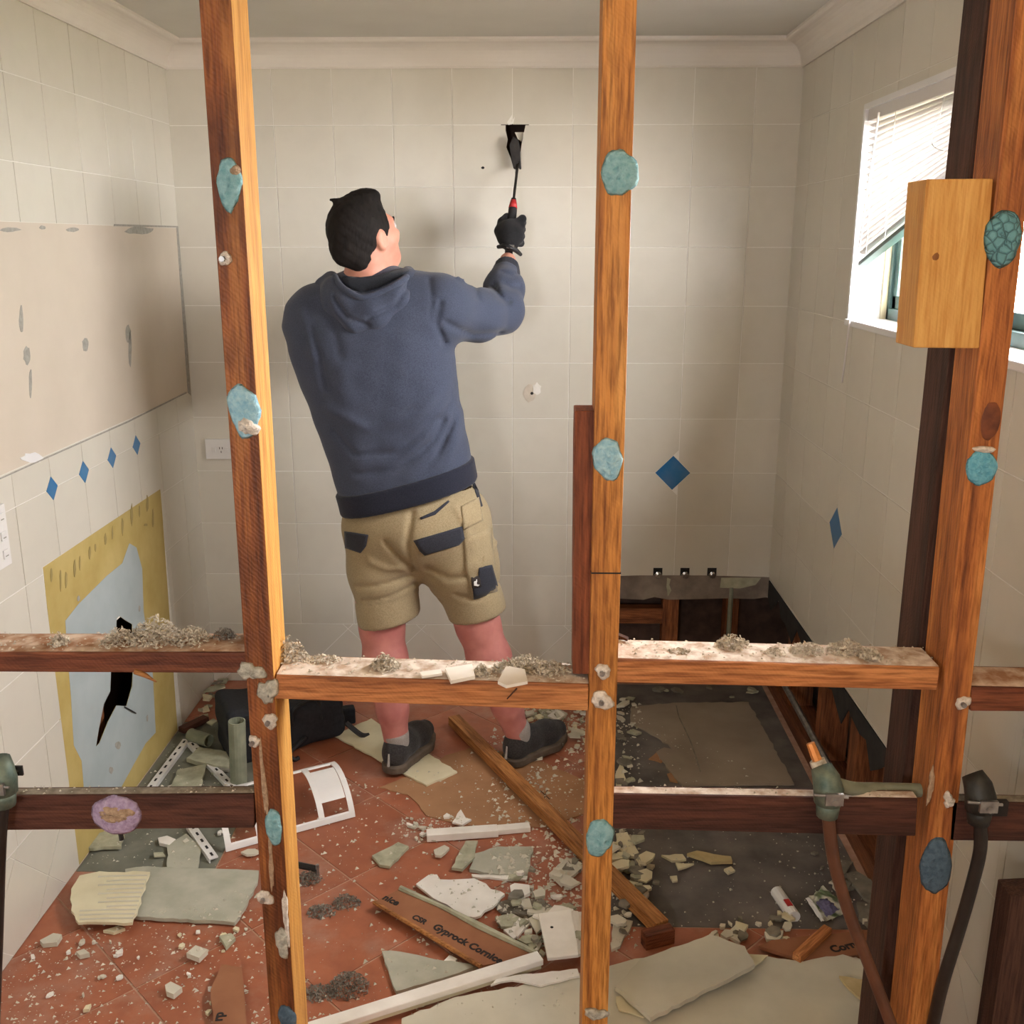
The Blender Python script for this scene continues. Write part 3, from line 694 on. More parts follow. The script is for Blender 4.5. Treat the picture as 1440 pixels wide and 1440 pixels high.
dab(sr, 1410, 335, 28, 40, A_crack, .012, j=.06, lab='crackled teal adhesive dab'); dab(sr, 1380, 658, 22, 26, A_cyan, .008, j=.05, lab='bright cyan adhesive dab')
dab(sr, 1384, 632, 17, 5, A_white, .006, name='plaster_lump'); dab(sr, 1316, 1218, 23, 40, A_dark, .008, j=.06, lab='slate blue adhesive dab')
nail(sr, 1354, 988, lump=11); dab(sr, 1334, 1125, 9, 10, A_white, .008, name='plaster_lump', j=.3); dab(sr, 1309, 1105, 5, 22, A_tan, .004, name='plaster_streak', j=.3)
dab(sr, 1393, 592, 14, 30, rough_mat('wood_knot', srgb(78, 40, 24), srgb(128, 70, 38), .6, 40, .2), .0015, name='knot', j=.06)
sr2 = stud(.669, .667, 'doubled_stud', 'darker brown stud doubled up behind the orange stud', .05, None, 0, ZC, YS+SD+.012, .09, W_darku)  # doubled stud drawn in a darker brown than its neighbours
pb = thing('pine_packing_block', P(1340, 490, YS), 'pale pine block fixed beside the window stud', 'timber block')
a, b = P(1303, 252, YS), P(1378, 489, YS)
MB().prism([P(1303, 252, YS), P(1397, 251, YS), P(1377, 490, YS), P(1284, 489, YS)], (0, .075, 0)).build('timber', W_pine, pb, bevel=.002)
dab(pb, 1316, 361, 5, 6, rough_mat('wood_knot_small', srgb(110, 66, 30), srgb(150, 96, 46), .6, 40, .2), .001, name='knot')
# dark post end beside the right wall
po = thing('post_offcut', P(1432, 1330, YS), 'dark charred looking post end standing beside the right wall', 'timber post')
a = P(1419, 1258, YS); MB().prism([(a.x, YS, .0), (a.x+.06, YS, 0), (a.x+.06, YS, a.z), (a.x+.004, YS, a.z-.004)], (0, .05, 0)).build('timber', W_darku, po, bevel=.002)
def nogging(px, name, label, depth, mat, topmat, y0=YS, dust=.0012):
    """px: front face corners in pixels: top-left, top-right, bottom-right, bottom-left"""
    q = [P(x, y, y0) for x, y in px]; c = sum(q, Vector())/4
    root = thing(name, (c.x, y0+depth/2, min(p.z for p in q)), label, 'timber nogging')
    MB().prism(q, (0, depth, 0)).build('timber', mat, root, bevel=.0025)
    a, b = q[0], q[1]; n = 26
    up = Vector((0, 0, 1)); top = []
    V = []; F = []; NY = 6
    for i in range(n+1):
        for k in range(NY+1):
            p = a.lerp(b, i/n); e = min(k, NY-k, i, n-i)
            V.append((p.x, y0+.004+(depth-.008)*k/NY, p.z+(.0004 if e == 0 else random.uniform(.0008, .0032))))
    for i in range(n):
        for k in range(NY): F.append((i*(NY+1)+k, (i+1)*(NY+1)+k, (i+1)*(NY+1)+k+1, i*(NY+1)+k+1))
    mesh_obj('dust_layer', V, F, topmat, root, smooth=True)
    return root, q
xl = XS_L
ngl, qL = nogging([(-60, 918), (346, 918), (347, 947), (-60, 945)], 'nogging', 'dark red nogging heaped with grey insulation fluff, left of the rough sawn stud', .085, W_nogd, M_dusth)
ngm, qM = nogging([(388, 950), (828, 963), (827, 1000), (386, 983)], 'nogging', 'dusty orange nogging spanning in front of the person\'s legs', .085, W_nogm, M_dust)
ngr, qR = nogging([(868, 927), (1322, 939), (1318, 971), (867, 960)], 'nogging', 'dusty orange nogging in front of the open bath recess', .085, W_nogm, M_dust)
ngx, qX = nogging([(1366, 966), (1500, 969), (1500, 1001), (1364, 1000)], 'nogging', 'short dark nogging stub between the window stud and right wall', .085, W_nogd, M_dusth)
nll, qLL = nogging([(-60, 1120), (357, 1117), (358, 1164), (-60, 1168)], 'low_batten', 'dark brown low batten carrying the lilac adhesive dab', .028, W_lown, M_dustg)
nlr, qLR = nogging([(862, 1117), (1291, 1124), (1288, 1176), (861, 1165)], 'low_batten', 'reddish brown low batten carrying the verdigris tap fitting with copper stub', .028, W_lown, M_dust)
nlx, qLX = nogging([(1338, 1128), (1500, 1131), (1500, 1184), (1334, 1182)], 'low_batten', 'dark low batten behind the black pipe by the right wall', .028, W_lown, M_dustg)
dab(nll, 164, 1146, 37, 27, A_purp, .009, j=.04, lab='oval lilac adhesive dab'); dab(nll, 164, 1143, 31, 13, A_tan, .013, name='plaster_lump', j=.12)
c = P(165, 1172, YS); MB().tube([(c.x, YS+.01, c.z+.01), (c.x+.004, YS+.005, c.z-.016)], .004, 6).build('screw', M_black, nll)
# splinter under the left nogging
MB().tube([P(190, 944, YS), P(205, 950, YS-.004), P(220, 959, YS-.008)], [.005, .004, .001], 6).build('splinter', W_batten, ngl)
MB().tube([P(727, 968, YS-.001), P(713, 983, YS-.003)], [.0015, .001], 5).build('splinter', W_darku, ngm)
# ------------------------------------------------------------------ insulation fluff and plaster crumbs
def fluff(name, c, r, n, mat, label, group=None, fl=.005, cat='insulation clump', flat=False):
    c = Vector(c); V = []; F = []
    for k in range(n):
        while True:
            d = Vector((random.uniform(-1, 1), random.uniform(-1, 1), random.uniform(0, 1)))
            if d.length < 1: break
        p = c+Vector((d.x*r[0], d.y*r[1], d.z*r[2]*(1-.5*math.hypot(d.x, d.y))))
        a = Vector((random.gauss(0, 1), random.gauss(0, 1), random.gauss(0, .6))).normalized()*random.uniform(.5, 1.3)*fl
        b = a.cross(Vector((random.gauss(0, 1), random.gauss(0, 1), random.gauss(0, 1)))).normalized()*random.uniform(.3, .8)*fl
        nn = a.cross(b).normalized()*fl*.4; i = len(V)
        V += [p-a-b*.6, p-a*.2+b*.2+nn, p+a*.9-b*.2, p+a*.4+b, p-a*.6+b*.8-nn*.6]
        F += [(i, i+1, i+4), (i+1, i+2, i+3), (i+1, i+3, i+4)]
    zmin = min(v.z for v in V)
    for v in V:
        if v.z < c.z+.0005: v.z = c.z+.0005
    return mesh_obj(name, V, F, mat, label=label, cat=cat, group=group)
def ontop(q, px, t=.5, depth=.085, y0=YS):
    """point on a nogging's top at pixel column px, t of the way back"""
    a, b = q[0], q[1]; y = y0+depth*t; x = P(px, 920, y).x; s = (x-a.x)/(b.x-a.x); return Vector((x, y, a.z+(b.z-a.z)*s+.003))
def F_(q, px, t, r, n, label, mat=M_fluffw, fl=.0042): return fluff('insulation_clump', ontop(q, px, t), r, n, mat, label, None, fl)
F_(qL, 86, .35, (.017, .017, .022), 170, 'small tuft of grey fluff on the dark red nogging')
F_(qL, 170, .4, (.03, .028, .03), 330, 'flaky fluff beside the tall heap, on the dark red nogging')
F_(qL, 222, .5, (.048, .035, .05), 700, 'tall heap of insulation fluff on the dark red nogging')
F_(qL, 272, .5, (.032, .03, .028), 330, 'low flaky fluff mound near the rough sawn stud, dark red nogging')
F_(qL, 317, .7, (.02, .018, .02), 150, 'dark brown fluff tuft tucked against the rough sawn stud', M_fluffg)
F_(qM, 408, .75, (.03, .02, .045), 300, 'pale fluff piled in the corner by the rough sawn stud')
F_(qM, 455, .7, (.035, .02, .01), 120, 'thin spread of pale fluff on the orange nogging')
F_(qM, 541, .45, (.026, .024, .026), 330, 'round fluff clump in front of the person\'s left calf')
F_(qM, 678, .3, (.016, .018, .018), 150, 'fluff tuft beside the folded white plaster chip')
F_(qM, 716, .45, (.03, .025, .026), 320, 'fluff clump in front of the person\'s right calf')
F_(qM, 742, .7, (.035, .022, .022), 260, 'pale fluff ridge behind the white chip before the right calf')
F_(qM, 770, .5, (.04, .03, .020), 330, 'low fluff mound by the short red-brown offcut')
F_(qR, 1030, .7, (.03, .022, .024), 260, 'standalone fluff clump in the middle of the orange nogging')
F_(qR, 1090, .4, (.018, .018, .008), 70, 'flat fluff scrap beside the standalone clump')
F_(qR, 1135, .55, (.03, .026, .016), 200, 'thin fluff spread toward the window stud end')
F_(qR, 1190, .6, (.035, .028, .022), 320, 'dense fluff mound toward the window stud end')
F_(qR, 1225, .3, (.02, .02, .02), 200, 'fluff tuft hanging at the front edge near the window stud')
F_(qR, 955, .35, (.018, .012, .005), 60, 'scraps of fluff next to the orange stud')
def chip(pxs, q, z_off, th, mat, name, label, group=None, cat='plaster chip', y=YS):
    zs = z_off; pts = [on(x, yy, 2, zs) for x, yy in pxs]
    return MB().prism(pts, (0, 0, th)).build(name, mat, label=label, cat=cat, group=group)
zM = (qM[0].z+qM[1].z)/2
chip([(626, 944), (664, 938), (668, 955), (634, 962)], qM, zM+.004, .006, M_plw, 'plaster_chip', 'folded white plaster chip on the orange nogging')
chip([(700, 962), (712, 940), (738, 945), (742, 962), (712, 968)], qM, zM+.010, .005, M_plw, 'plaster_chip', 'white plaster chip lying on the fluff before the right calf')
chip([(590, 948), (620, 944), (622, 950), (594, 954)], qM, zM+.004, .004, M_plw, 'plaster_chip', 'thin plaster chip on the nogging between the calves')
chip([(870, 893), (884, 899), (882, 902), (868, 896)], qR, qR[0].z+.004, .004, W_darku, 'wood_splinter', 'dark splinter lying by the orange stud on the nogging', cat='splinter')
# crumbs on noggings: uncountable
V = []; F = []
def crumb(p, s):
    i = len(V); 
    for d in ((1, 0, 0), (-.5, .8, 0), (-.5, -.8, 0), (0, 0, .8)):
        V.append(Vector(p)+Vector(d)*s*random.uniform(.6, 1.3))
    F.extend([(i, i+1, i+3), (i+1, i+2, i+3), (i+2, i, i+3), (i, i+2, i+1)])
for q, x0, x1, n in ((qL, 0, 340, 150), (qM, 395, 825, 260), (qR, 872, 1315, 170), (qLL, 0, 355, 60), (qLR, 866, 1290, 40)):
    dp = .085 if q in (qL, qM, qR) else .028
    for k in range(n):
        p = ontop(q, random.uniform(x0, x1), random.uniform(.05, .95), dp); crumb(p, random.uniform(.001, .0034))
mesh_obj('plaster_crumbs', V, F, M_fluffw, label='fine plaster crumbs and dust strewn over the timbers', cat='debris', kind='stuff')
# ------------------------------------------------------------------ water pipes and fittings
def fitting(cx, cy, label, stub, mat, pipe_px, pmat, plate=None, sc=1.0, group=None):
    c = P(cx, cy, YS-.030); root = thing('tap_fitting', (c.x, c.y, c.z-.1), label, 'pipe fitting')
    m = MB()
    m.tube([c+Vector((0, 0, -.045)), c+Vector((0, 0, -.03)), c+Vector((0, 0, -.02))], [.017, .019, .019], 12)
    m.tube([c+Vector((0, .002, -.022)), c+Vector((0, .002, .0)), c+Vector((-.004, .008, .018)), c+Vector((-.01, .02, .032))], [.022, .024, .022, .017], 14)
    m.build('elbow_body', mat, root, smooth=True, bevel=0)
    m = MB(); m.tube([c+Vector((-.03, -.02, .004)), c+Vector((.024, -.022, .001))], .0025, 6); m.tube([c+Vector((.004, -.028, -.006)), c+Vector((.004, -.018, -.006))], .006, 8)
    m.box(c+Vector((-.012, -.026, -.012)), c+Vector((.016, -.02, .008))); m.build('clamp', M_steel, root)
    if stub:
        d = Vector((-.014, .012, .034)); b = c+Vector((-.012, .022, .032))
        MB().tube([b, b+d*.5, b+d], [.008, .008, .007], 8).build('copper_stub', M_copper, root)
        fl = MB().tube([b-d*.1, b+d*.25], .013, 9).build('hemp_wrap', M_fluffw, root)
    pts = smooth_pts([c+Vector((0, 0, -.03))]+[P(x, y, YS-.030+dy) for x, y, dy in pipe_px], 6)
    MB().tube(pts, .0105*sc, 10).build('pipe', pmat, root, smooth=True)
    if plate: box('bracket', plate[0], plate[1], M_black, root, bevel=.001)
    return root, c
f1, c1 = fitting(1166, 1112, 'verdigris tap elbow with copper stub on the reddish brown batten', True, M_brass, [(1168, 1180, 0), (1176, 1225, .005), (1196, 1290, .005), (1225, 1365, .0), (1262, 1465, -.01)], M_bpipe)
MB().tube(smooth_pts([c1+Vector((.006, .008, .010)), P(1200, 1109, YS+.012), P(1240, 1110, YS+.042), P(1320, 1112, YS+.045)], 5), .0115, 10).build('supply_pipe', M_gpipe, f1, smooth=True)
f2, c2 = fitting(1380, 1122, 'blackened tap elbow right of the window stud', False, rough_mat('blackened_brass', srgb(44, 44, 42), srgb(70, 70, 66), .5, 40, .3, 4, (.3, .7), .5), [(1379, 1190, 0), (1368, 1240, 0), (1348, 1310, 0), (1325, 1385, 0), (1308, 1460, .03)], M_kpipe)
a = P(1385, 1128, YS-.006); box('bracket', (a.x, YS-.012, a.z-.022), (a.x+.036, YS-.002, a.z+.004), M_black, f2)
f3, c3 = fitting(2, 1098, 'verdigris tap elbow at the end of the dark brown batten', False, M_brass, [(0, 1180, 0), (-4, 1300, 0), (-10, 1470, 0)], M_kpipe)
a = P(11, 1077, YS-.01); b = P(33, 1090, YS-.01); box('bracket', (a.x, YS-.012, b.z), (b.x, YS-.008, a.z), M_black, f3)
q = P(24, 1084, YS-.012); MB().tube([(q.x, YS-.0125, q.z), (q.x, YS-.0135, q.z)], .0025, 8).build('screw', M_steel, f3)
# ------------------------------------------------------------------ unseen ceiling lamp added overhead for warm fill light
t = NT('warm_fill_glass'); em = t.new('ShaderNodeEmission'); em.inputs[0].default_value = (1, .66, .34, 1); em.inputs[1].default_value = 24; t.link(em.outputs[0], t.n['Material Output'].inputs[0]); M_lamp = t.m
cl = thing('added_fill_lamp', (.45, .45, ZC-.06), 'round unseen ceiling lamp added for warm fill light', 'lamp')
def lathe(prof, c, n=28):
    V = [(c[0]+r*math.cos(6.2832*k/n), c[1]+r*math.sin(6.2832*k/n), c[2]+z) for r, z in prof for k in range(n)]
    F = [(i*n+k, i*n+(k+1) % n, (i+1)*n+(k+1) % n, (i+1)*n+k) for i in range(len(prof)-1) for k in range(n)]
    return MB().add(V, F+[tuple(range(n)), tuple((len(prof)-1)*n+k for k in range(n))])
lathe([(.17, 0), (.17, -.02), (.155, -.022)], (.45, .45, ZC)).build('base', M_white, cl)
lathe([(.15, -.022), (.14, -.045), (.10, -.066), (.04, -.078), (.004, -.08)], (.45, .45, ZC)).build('diffuser', M_lamp, cl, smooth=True)
# ------------------------------------------------------------------ power outlets
def outlet(wn, x0, y0, x1, y1, label, n):
    ax, val = (0, XL) if wn == 'L' else (1, D)
    a, b = on(x0, y0, ax, val), on(x1, y1, ax, val)
    ua, ub = sorted((a.y, b.y) if ax == 0 else (a.x, b.x)); va, vb = sorted((a.z, b.z))
    root = thing('power_outlet', wall_uv(wn, (ua+ub)/2, va, TT), label, 'power outlet')
    def slab(r, off, th, mat, nm, bev=.001, par=root):
        ex = wall_uv(wn, 0, 0, off+th)-wall_uv(wn, 0, 0, off)
        return MB().prism([wall_uv(wn, u, v, off) for u, v in ((r[0], r[1]), (r[2], r[1]), (r[2], r[3]), (r[0], r[3]))], ex).build(nm, mat, par, bevel=bev)
    pl = slab((ua, va, ub, vb), TT, .009, M_white, 'cover_plate')
    w, h = ub-ua, vb-va
    for k in range(n):
        if wn == 'B':
            cu = ua+w*(.38+.42*k); slab((cu-.018, va+h*.36, cu-.004, va+h*.60), TT+.009, .004, M_white, 'rocker_switch')
            for du, dv in ((.010, .004), (.020, .004), (.015, -.010)): slab((cu+du-.0012, va+h*.5+dv-.004, cu+du+.0012, va+h*.5+dv+.004), TT+.009, .0006, M_ink, 'socket_slot', 0)
        else:
            cv = va+h*(.2+.3*k); slab((ua+w*.6, cv-.009, ua+w*.85, cv+.012), TT+.009, .004, M_white, 'rocker_switch')
            slab((ua+w*.66, cv-.004, ua+w*.8, cv-.0015), TT+.013, .0006, M_smear, 'switch_mark', 0)
outlet('B', 289, 617, 333, 645, 'white double power outlet on the back wall beside the rough sawn stud', 2)
outlet('L', -28, 722, 12, 792, 'white switch plate with three rockers on the left wall', 3)
# ------------------------------------------------------------------ person: smooth blended surfaces
def smin(a, b, k):
    h = np.clip(.5+.5*(b-a)/k, 0, 1); return b+(a-b)*h-k*h*(1-h)
def smax(a, b, k): return -smin(-a, -b, k)
def cone(p, a, b, r1, r2):
    a = np.array(a, dtype=np.float32); b = np.array(b, dtype=np.float32); ba = b-a; L = float(ba@ba)+1e-12
    pa = [p[i]-a[i] for i in range(3)]; t = np.clip((pa[0]*ba[0]+pa[1]*ba[1]+pa[2]*ba[2])/L, 0, 1)
    return np.sqrt(sum((pa[i]-t*ba[i])**2 for i in range(3)))-(r1+(r2-r1)*t)
def chain(p, pts, rs, k=.02):
    d = None
    for i in range(len(pts)-1):
        c = cone(p, pts[i], pts[i+1], rs[i], rs[i+1]); d = c if d is None else smin(d, c, k)
    return d
def ell(p, c, r, R=None):
    q = [p[i]-c[i] for i in range(3)]
    if R is not None: q = [sum(q[j]*R[j][i] for j in range(3)) for i in range(3)]
    k0 = np.sqrt(sum((q[i]/r[i])**2 for i in range(3))); k1 = np.sqrt(sum((q[i]/r[i]**2)**2 for i in range(3)))+1e-9
    return k0*(k0-1)/k1
def surface(sdf, lo, hi, h):
    ax = [np.arange(lo[i], hi[i]+h, h, dtype=np.float32) for i in range(3)]
    p = np.meshgrid(*ax, indexing='ij', sparse=True); Fv = np.asarray(sdf(p)); Fv = np.broadcast_to(Fv, [len(a) for a in ax])
    S = Fv < 0; n = [len(a)-1 for a in ax]
    cnt = sum(S[i:i+n[0], j:j+n[1], k:k+n[2]].astype(np.int8) for i in (0, 1) for j in (0, 1) for k in (0, 1))
    act = (cnt > 0) & (cnt < 8); idx = -np.ones(act.shape, dtype=np.int64); c = np.argwhere(act); idx[act] = np.arange(len(c))
    acc = np.zeros((len(c), 3)); num = np.zeros(len(c))
    for axis in range(3):
        o1, o2 = [q for q in range(3) if q != axis]
        for a in (0, 1):
            for b in (0, 1):
                off = np.zeros(3, int); off[o1] = a; off[o2] = b; e = off.copy(); e[axis] = 1
                f0 = Fv[tuple((c+off).T)]; f1 = Fv[tuple((c+e).T)]; m = (f0 < 0) != (f1 < 0)
                t = np.where(m, f0/np.where(m, f0-f1, 1), 0); pos = (c+off).astype(float); pos[:, axis] += t
                acc[m] += pos[m]; num[m] += 1
    v = np.array(lo)+acc/num[:, None]*h; faces = []
    for axis in range(3):
        o1, o2 = (axis+1) % 3, (axis+2) % 3
        s0 = [slice(None)]*3; s1 = [slice(None)]*3; s0[axis] = slice(0, -1); s1[axis] = slice(1, None)
        m = S[tuple(s0)] != S[tuple(s1)]; e = np.argwhere(m)
        e = e[(e[:, o1] > 0) & (e[:, o2] > 0) & (e[:, o1] < n[o1]) & (e[:, o2] < n[o2])]
        ins = S[tuple(e.T)]; d1 = np.zeros(3, int); d1[o1] = 1; d2 = np.zeros(3, int); d2[o2] = 1
        q = np.stack([idx[tuple((e-d1-d2).T)], idx[tuple((e-d2).T)], idx[tuple(e.T)], idx[tuple((e-d1).T)]], 1)
        q[~ins] = q[~ins][:, ::-1]; faces.append(q)
    f = np.concatenate(faces); f = f[(f >= 0).all(1)]
    return v, f
def sdf_obj(name, sdf, lo, hi, h, mat, parent=None, **k):
    v, f = surface(sdf, lo, hi, h)
    return mesh_obj(name, v.tolist(), f.tolist(), mat, parent, smooth=True, **k), (v, f)
def A(v): return np.array(v, dtype=np.float32)
def seg2(p, a, b):  # distance to a segment seen along the depth axis
    bx, bz = b[0]-a[0], b[2]-a[2]; L = bx*bx+bz*bz+1e-9
    t = np.clip(((p[0]-a[0])*bx+(p[2]-a[2])*bz)/L, 0, 1)
    return np.sqrt((p[0]-a[0]-t*bx)**2+(p[2]-a[2]-t*bz)**2)
def folds(p, lst, d0):
    out = 0.0
    for px, amp, sig in lst:
        pts = [P(x, y, d0) for x, y in px]; dd = None
        for i in range(len(pts)-1):
            q = seg2(p, pts[i], pts[i+1]); dd = q if dd is None else np.minimum(dd, q)
        out = out-amp*np.exp(-(dd/sig)**2)
    return out
# joints
sh_r = P(606, 432, 2.95); el_r = P(704, 437, 3.17); wr_r = P(714, 367, 3.37)
sh_l = P(442, 440, 2.96); el_l = P(462, 520, 3.20); wr_l = P(540, 500, 3.38)
hip_l = P(538, 755, 2.98); hip_r = P(634, 745, 2.98)
kn_l = P(537, 880, 2.965); kn_r = P(672, 878, 2.985)
FWL, FWR = Vector((.35, .94, 0)).normalized(), Vector((.66, .75, 0)).normalized()
HEL, HER = (548, 1094), (713, 1080)
an_l = FL(*HEL)+FWL*.052+Vector((0, 0, .11)); an_r = FL(*HER)+FWR*.052+Vector((0, 0, .10))
neck = P(520, 392, 2.965)
# head frame: face turned to the right, tilted back
fdir = Vector((.62, .70, .30)).normalized(); up0 = Vector((-.30, -.22, 1)); rgt = fdir.cross(up0).normalized(); upv = rgt.cross(fdir)
HR = [list(rgt), list(fdir), list(upv)]                     # local axes in world
HC = P(514, 333, 2.95); HS = .93
def HL(p):   # world grid -> head local
    q = [(p[i]-HC[i])/HS for i in range(3)]
    return [q[0]*HR[i][0]+q[1]*HR[i][1]+q[2]*HR[i][2] for i in range(3)]
def HW(x, y, z): return HC+(rgt*x+fdir*y+upv*z)*HS
def head_sdf(q):
    d = ell(q, (0, -.012, .022), (.077, .098, .095))
    d = smin(d, ell(q, (0, .030, -.030), (.064, .066, .085)), .03)
    d = smin(d, ell(q, (0, .058, -.088), (.040, .036, .030)), .03)          # chin
    d = smin(d, cone(q, (0, .094, .012), (0, .116, -.026), .009, .014), .014)  # nose
    d = smin(d, cone(q, (-.035, .078, .022), (.035, .078, .022), .014, .014), .02)  # brow
    for s in (-1, 1):
        d = smin(d, cone(q, (s*.046, .062, -.02), (s*.05, .045, -.03), .022, .02), .02)   # cheek
        d = smax(d, -ell(q, (s*.031, .100, .004), (.014, .010, .009)), .008)
        e = ell(q, (s*.080, -.006, -.012), (.010, .021, .033))
        e = smax(e, -ell(q, (s*.090, -.002, -.010), (.008, .012, .021)), .004)
        d = smin(d, e, .006)
    d = smin(d, cone(q, (-.018, .092, -.056), (.018, .092, -.056), .007, .007), .008)     # lips
    d = smax(d, -cone(q, (-.02, .104, -.057), (.02, .104, -.057), .0025, .0025), .004)
    return d*HS
def body_sdf(p):
    d = head_sdf(HL(p))
    d = smin(d, cone(p, HW(0, -.025, -.06), neck+Vector((0, .0, -.02)), .058, .064), .03)
    to = cone(p, P(520, 440, 2.99), P(575, 700, 2.99), .12, .13); d = smin(d, to, .05)
    d = smin(d, chain(p, [P(520, 425, 2.97), sh_r, el_r, wr_r], [.07, .06, .042, .027], .02), .03)
    d = smin(d, chain(p, [P(520, 425, 2.97), sh_l, el_l, wr_l], [.07, .06, .042, .028], .02), .03)
    for hp, kn, an, sg in ((hip_l, kn_l, an_l, -1), (hip_r, kn_r, an_r, 1)):
        cf = kn.lerp(an, .28)+Vector((0, -.012, 0)); lo = kn.lerp(an, .72)
        d = smin(d, chain(p, [hp, kn.lerp(hp, .3), kn, cf, lo, an], [.105, .076, .066, .066, .047, .040], .03), .04)
    return d
person, _ = sdf_obj('person', body_sdf, (-.86, 2.80, .06), (.02, 3.45, 1.86), .0068, M_skin, origin=(0, 0, 0),
    label='person in blue-grey hoodie and khaki shorts reaching up to pry a wall tile', cat='person')
for s in (-1, 1):
    e, _ = sdf_obj('eye', lambda p, s=s: ell(p, HW(s*.031, .086, .004), (.0125,)*3), A(HW(s*.031, .086, .004))-.016, A(HW(s*.031, .086, .004))+.016, .003, M_eye, person)
    MB().tube([HW(s*.02, .096, .020), HW(s*.035, .097, .026), HW(s*.048, .085, .020)], [.003, .004, .002], 6).build('eyebrow', M_hair, person)
def hair_sdf(p):
    q = HL(p)
    n = .0012*np.sin(q[0]*150+q[2]*60)*np.sin(q[1]*120+q[2]*90)+.0015*np.sin(q[0]*310+1)*np.sin(q[1]*280)*np.sin(q[2]*300)
    d = ell(q, (0, -.014, .028), (.085, .106, .103))
    d = smin(d, ell(q, (0, .040, .105), (.056, .045, .026)), .03)                      # quiff
    d = smin(d, cone(q, HLp(P(505, 365, 2.90)), (0, -.085, -.02), .035, .045), .03)    # nape
    d = smin(d, cone(q, (.0, -.055, .122), (-.02, -.068, .135), .010, .004), .012)     # cowlick
    d = d+n
    hl = q[1]-(.052+.25*np.clip(q[2]-.03, 0, .08)); d = smax(d, hl, .01)               # hairline at the temples
    low = -(q[2]+.024)+np.clip(-(q[1]+.018), 0, .05)*-2.2; d = smax(d, low, .012)      # above the ears, down to the nape
    d = smax(d, -(ell(q, (.09, .000, -.02), (.03, .024, .034))), .006); d = smax(d, -(ell(q, (-.09, .000, -.02), (.03, .024, .034))), .006)
    return d
def HLp(w): w = (w-HC)/HS; return (w.dot(rgt), w.dot(fdir), w.dot(upv))
hair, _ = sdf_obj('hair', hair_sdf, A(HC)-.17, A(HC)+.17, .0045, M_hair, person)
# hoodie
O = P(574, 690, 2.975); phi = math.radians(11.5)
def torso_local(p):
    dx, dz = p[0]-O.x, p[2]-O.z
    return dx*math.cos(phi)+dz*math.sin(phi), p[1]-O.y, -dx*math.sin(phi)+dz*math.cos(phi)
TW = [-.05, .0, .08, .18, .30, .40, .48, .55, .61, .66]
TU = [.207, .206, .208, .212, .222, .233, .238, .226, .175, .10]
TV = [.150, .150, .150, .152, .158, .160, .155, .135, .105, .085]
TC = [.0, .0, .0, -.002, -.004, -.006, -.008, -.006, .0, .01]
def torso(p, grow=0.0, w0=.041, w1=.65):
    u, v, w = torso_local(p)
    ru = np.interp(w, TW, TU)+grow; rv = np.interp(w, TW, TV)+grow; uc = np.interp(w, TW, TC)
    k = (np.abs((u-uc)/ru)**2.3+np.abs(v/rv)**2.3)**(1/2.3)
    d = (k-1)*np.minimum(ru, rv)
    return smax(smax(d, w-w1, .05), w0+.058*u-w, .01)
FH = [([(640, 520), (632, 570), (610, 620), (560, 660), (500, 668)], -.010, .011), ([(642, 555), (636, 595), (612, 645), (570, 690)], -.012, .010),
      ([(645, 590), (640, 625), (625, 665)], .008, .012), ([(470, 610), (500, 640), (560, 635), (615, 590)], -.006, .010), ([(462, 575), (520, 600), (590, 580), (640, 530)], .006, .016),
      ([(625, 455), (660, 478), (700, 478)], -.007, .009), ([(618, 425), (612, 455), (622, 485)], -.007, .009), ([(600, 395), (606, 420), (604, 450)], -.004, .008),
      ([(655, 393), (662, 405), (668, 425)], -.006, .007), ([(688, 410), (700, 425), (712, 432)], -.010, .008), ([(705, 405), (715, 412), (728, 412)], -.005, .007),
      ([(700, 388), (716, 394), (733, 388)], -.005, .006), ([(640, 391), (650, 396), (660, 393)], .006, .006), ([(436, 465), (450, 500), (458, 545)], -.006, .010), ([(420, 440), (436, 470), (440, 500)], .004, .012),
      ([(480, 700), (540, 702), (610, 680), (660, 655)], .006, .012), ([(455, 425), (470, 460), (480, 500)], -.004, .012), ([(480, 520), (500, 600), (505, 680)], .004, .03)]
def hoodie_sdf(p):
    d = torso(p)
    d = smin(d, cone(p, P(520, 418, 2.98), P(520, 396, 2.985), .10, .07), .04)
    d = smin(d, chain(p, [P(560, 432, 2.96), P(618, 432, 2.965), P(672, 443, 3.08), el_r, el_r.lerp(wr_r, .42), wr_r.lerp(el_r, .33)], [.095, .088, .075, .067, .060, .049], .03), .045)
    d = smin(d, chain(p, [P(480, 440, 2.97), P(446, 445, 2.975), el_l, wr_l.lerp(el_l, .1)], [.095, .083, .066, .046], .03), .045)
    u_, v_, w_ = torso_local(p)
    fade = np.clip((w_-.06)/.08, 0, 1)*np.maximum(np.clip((.215-np.abs(u_))/.06, .15, 1), np.clip((w_-.36)/.04, 0, 1))
    d = d+folds(p, FH, 2.84)*1.3*fade
    d = d+.0012*np.sin(p[0]*61+p[2]*35)*np.sin(p[2]*48-p[0]*20)
    return d
hoodie, hood_mesh = sdf_obj('hoodie', hoodie_sdf, (-.82, 2.74, .72), (.03, 3.48, 1.62), .0072, M_hood, person)
def band_sdf(p):
    u, v, w = torso_local(p); return smax(torso(p, .008, -.020, .3), w-.058*u-.050, .006)
sdf_obj('hem_band', band_sdf, (-.78, 2.74, .62), (-.04, 3.24, 1.08), .0062, M_rib, hoodie)
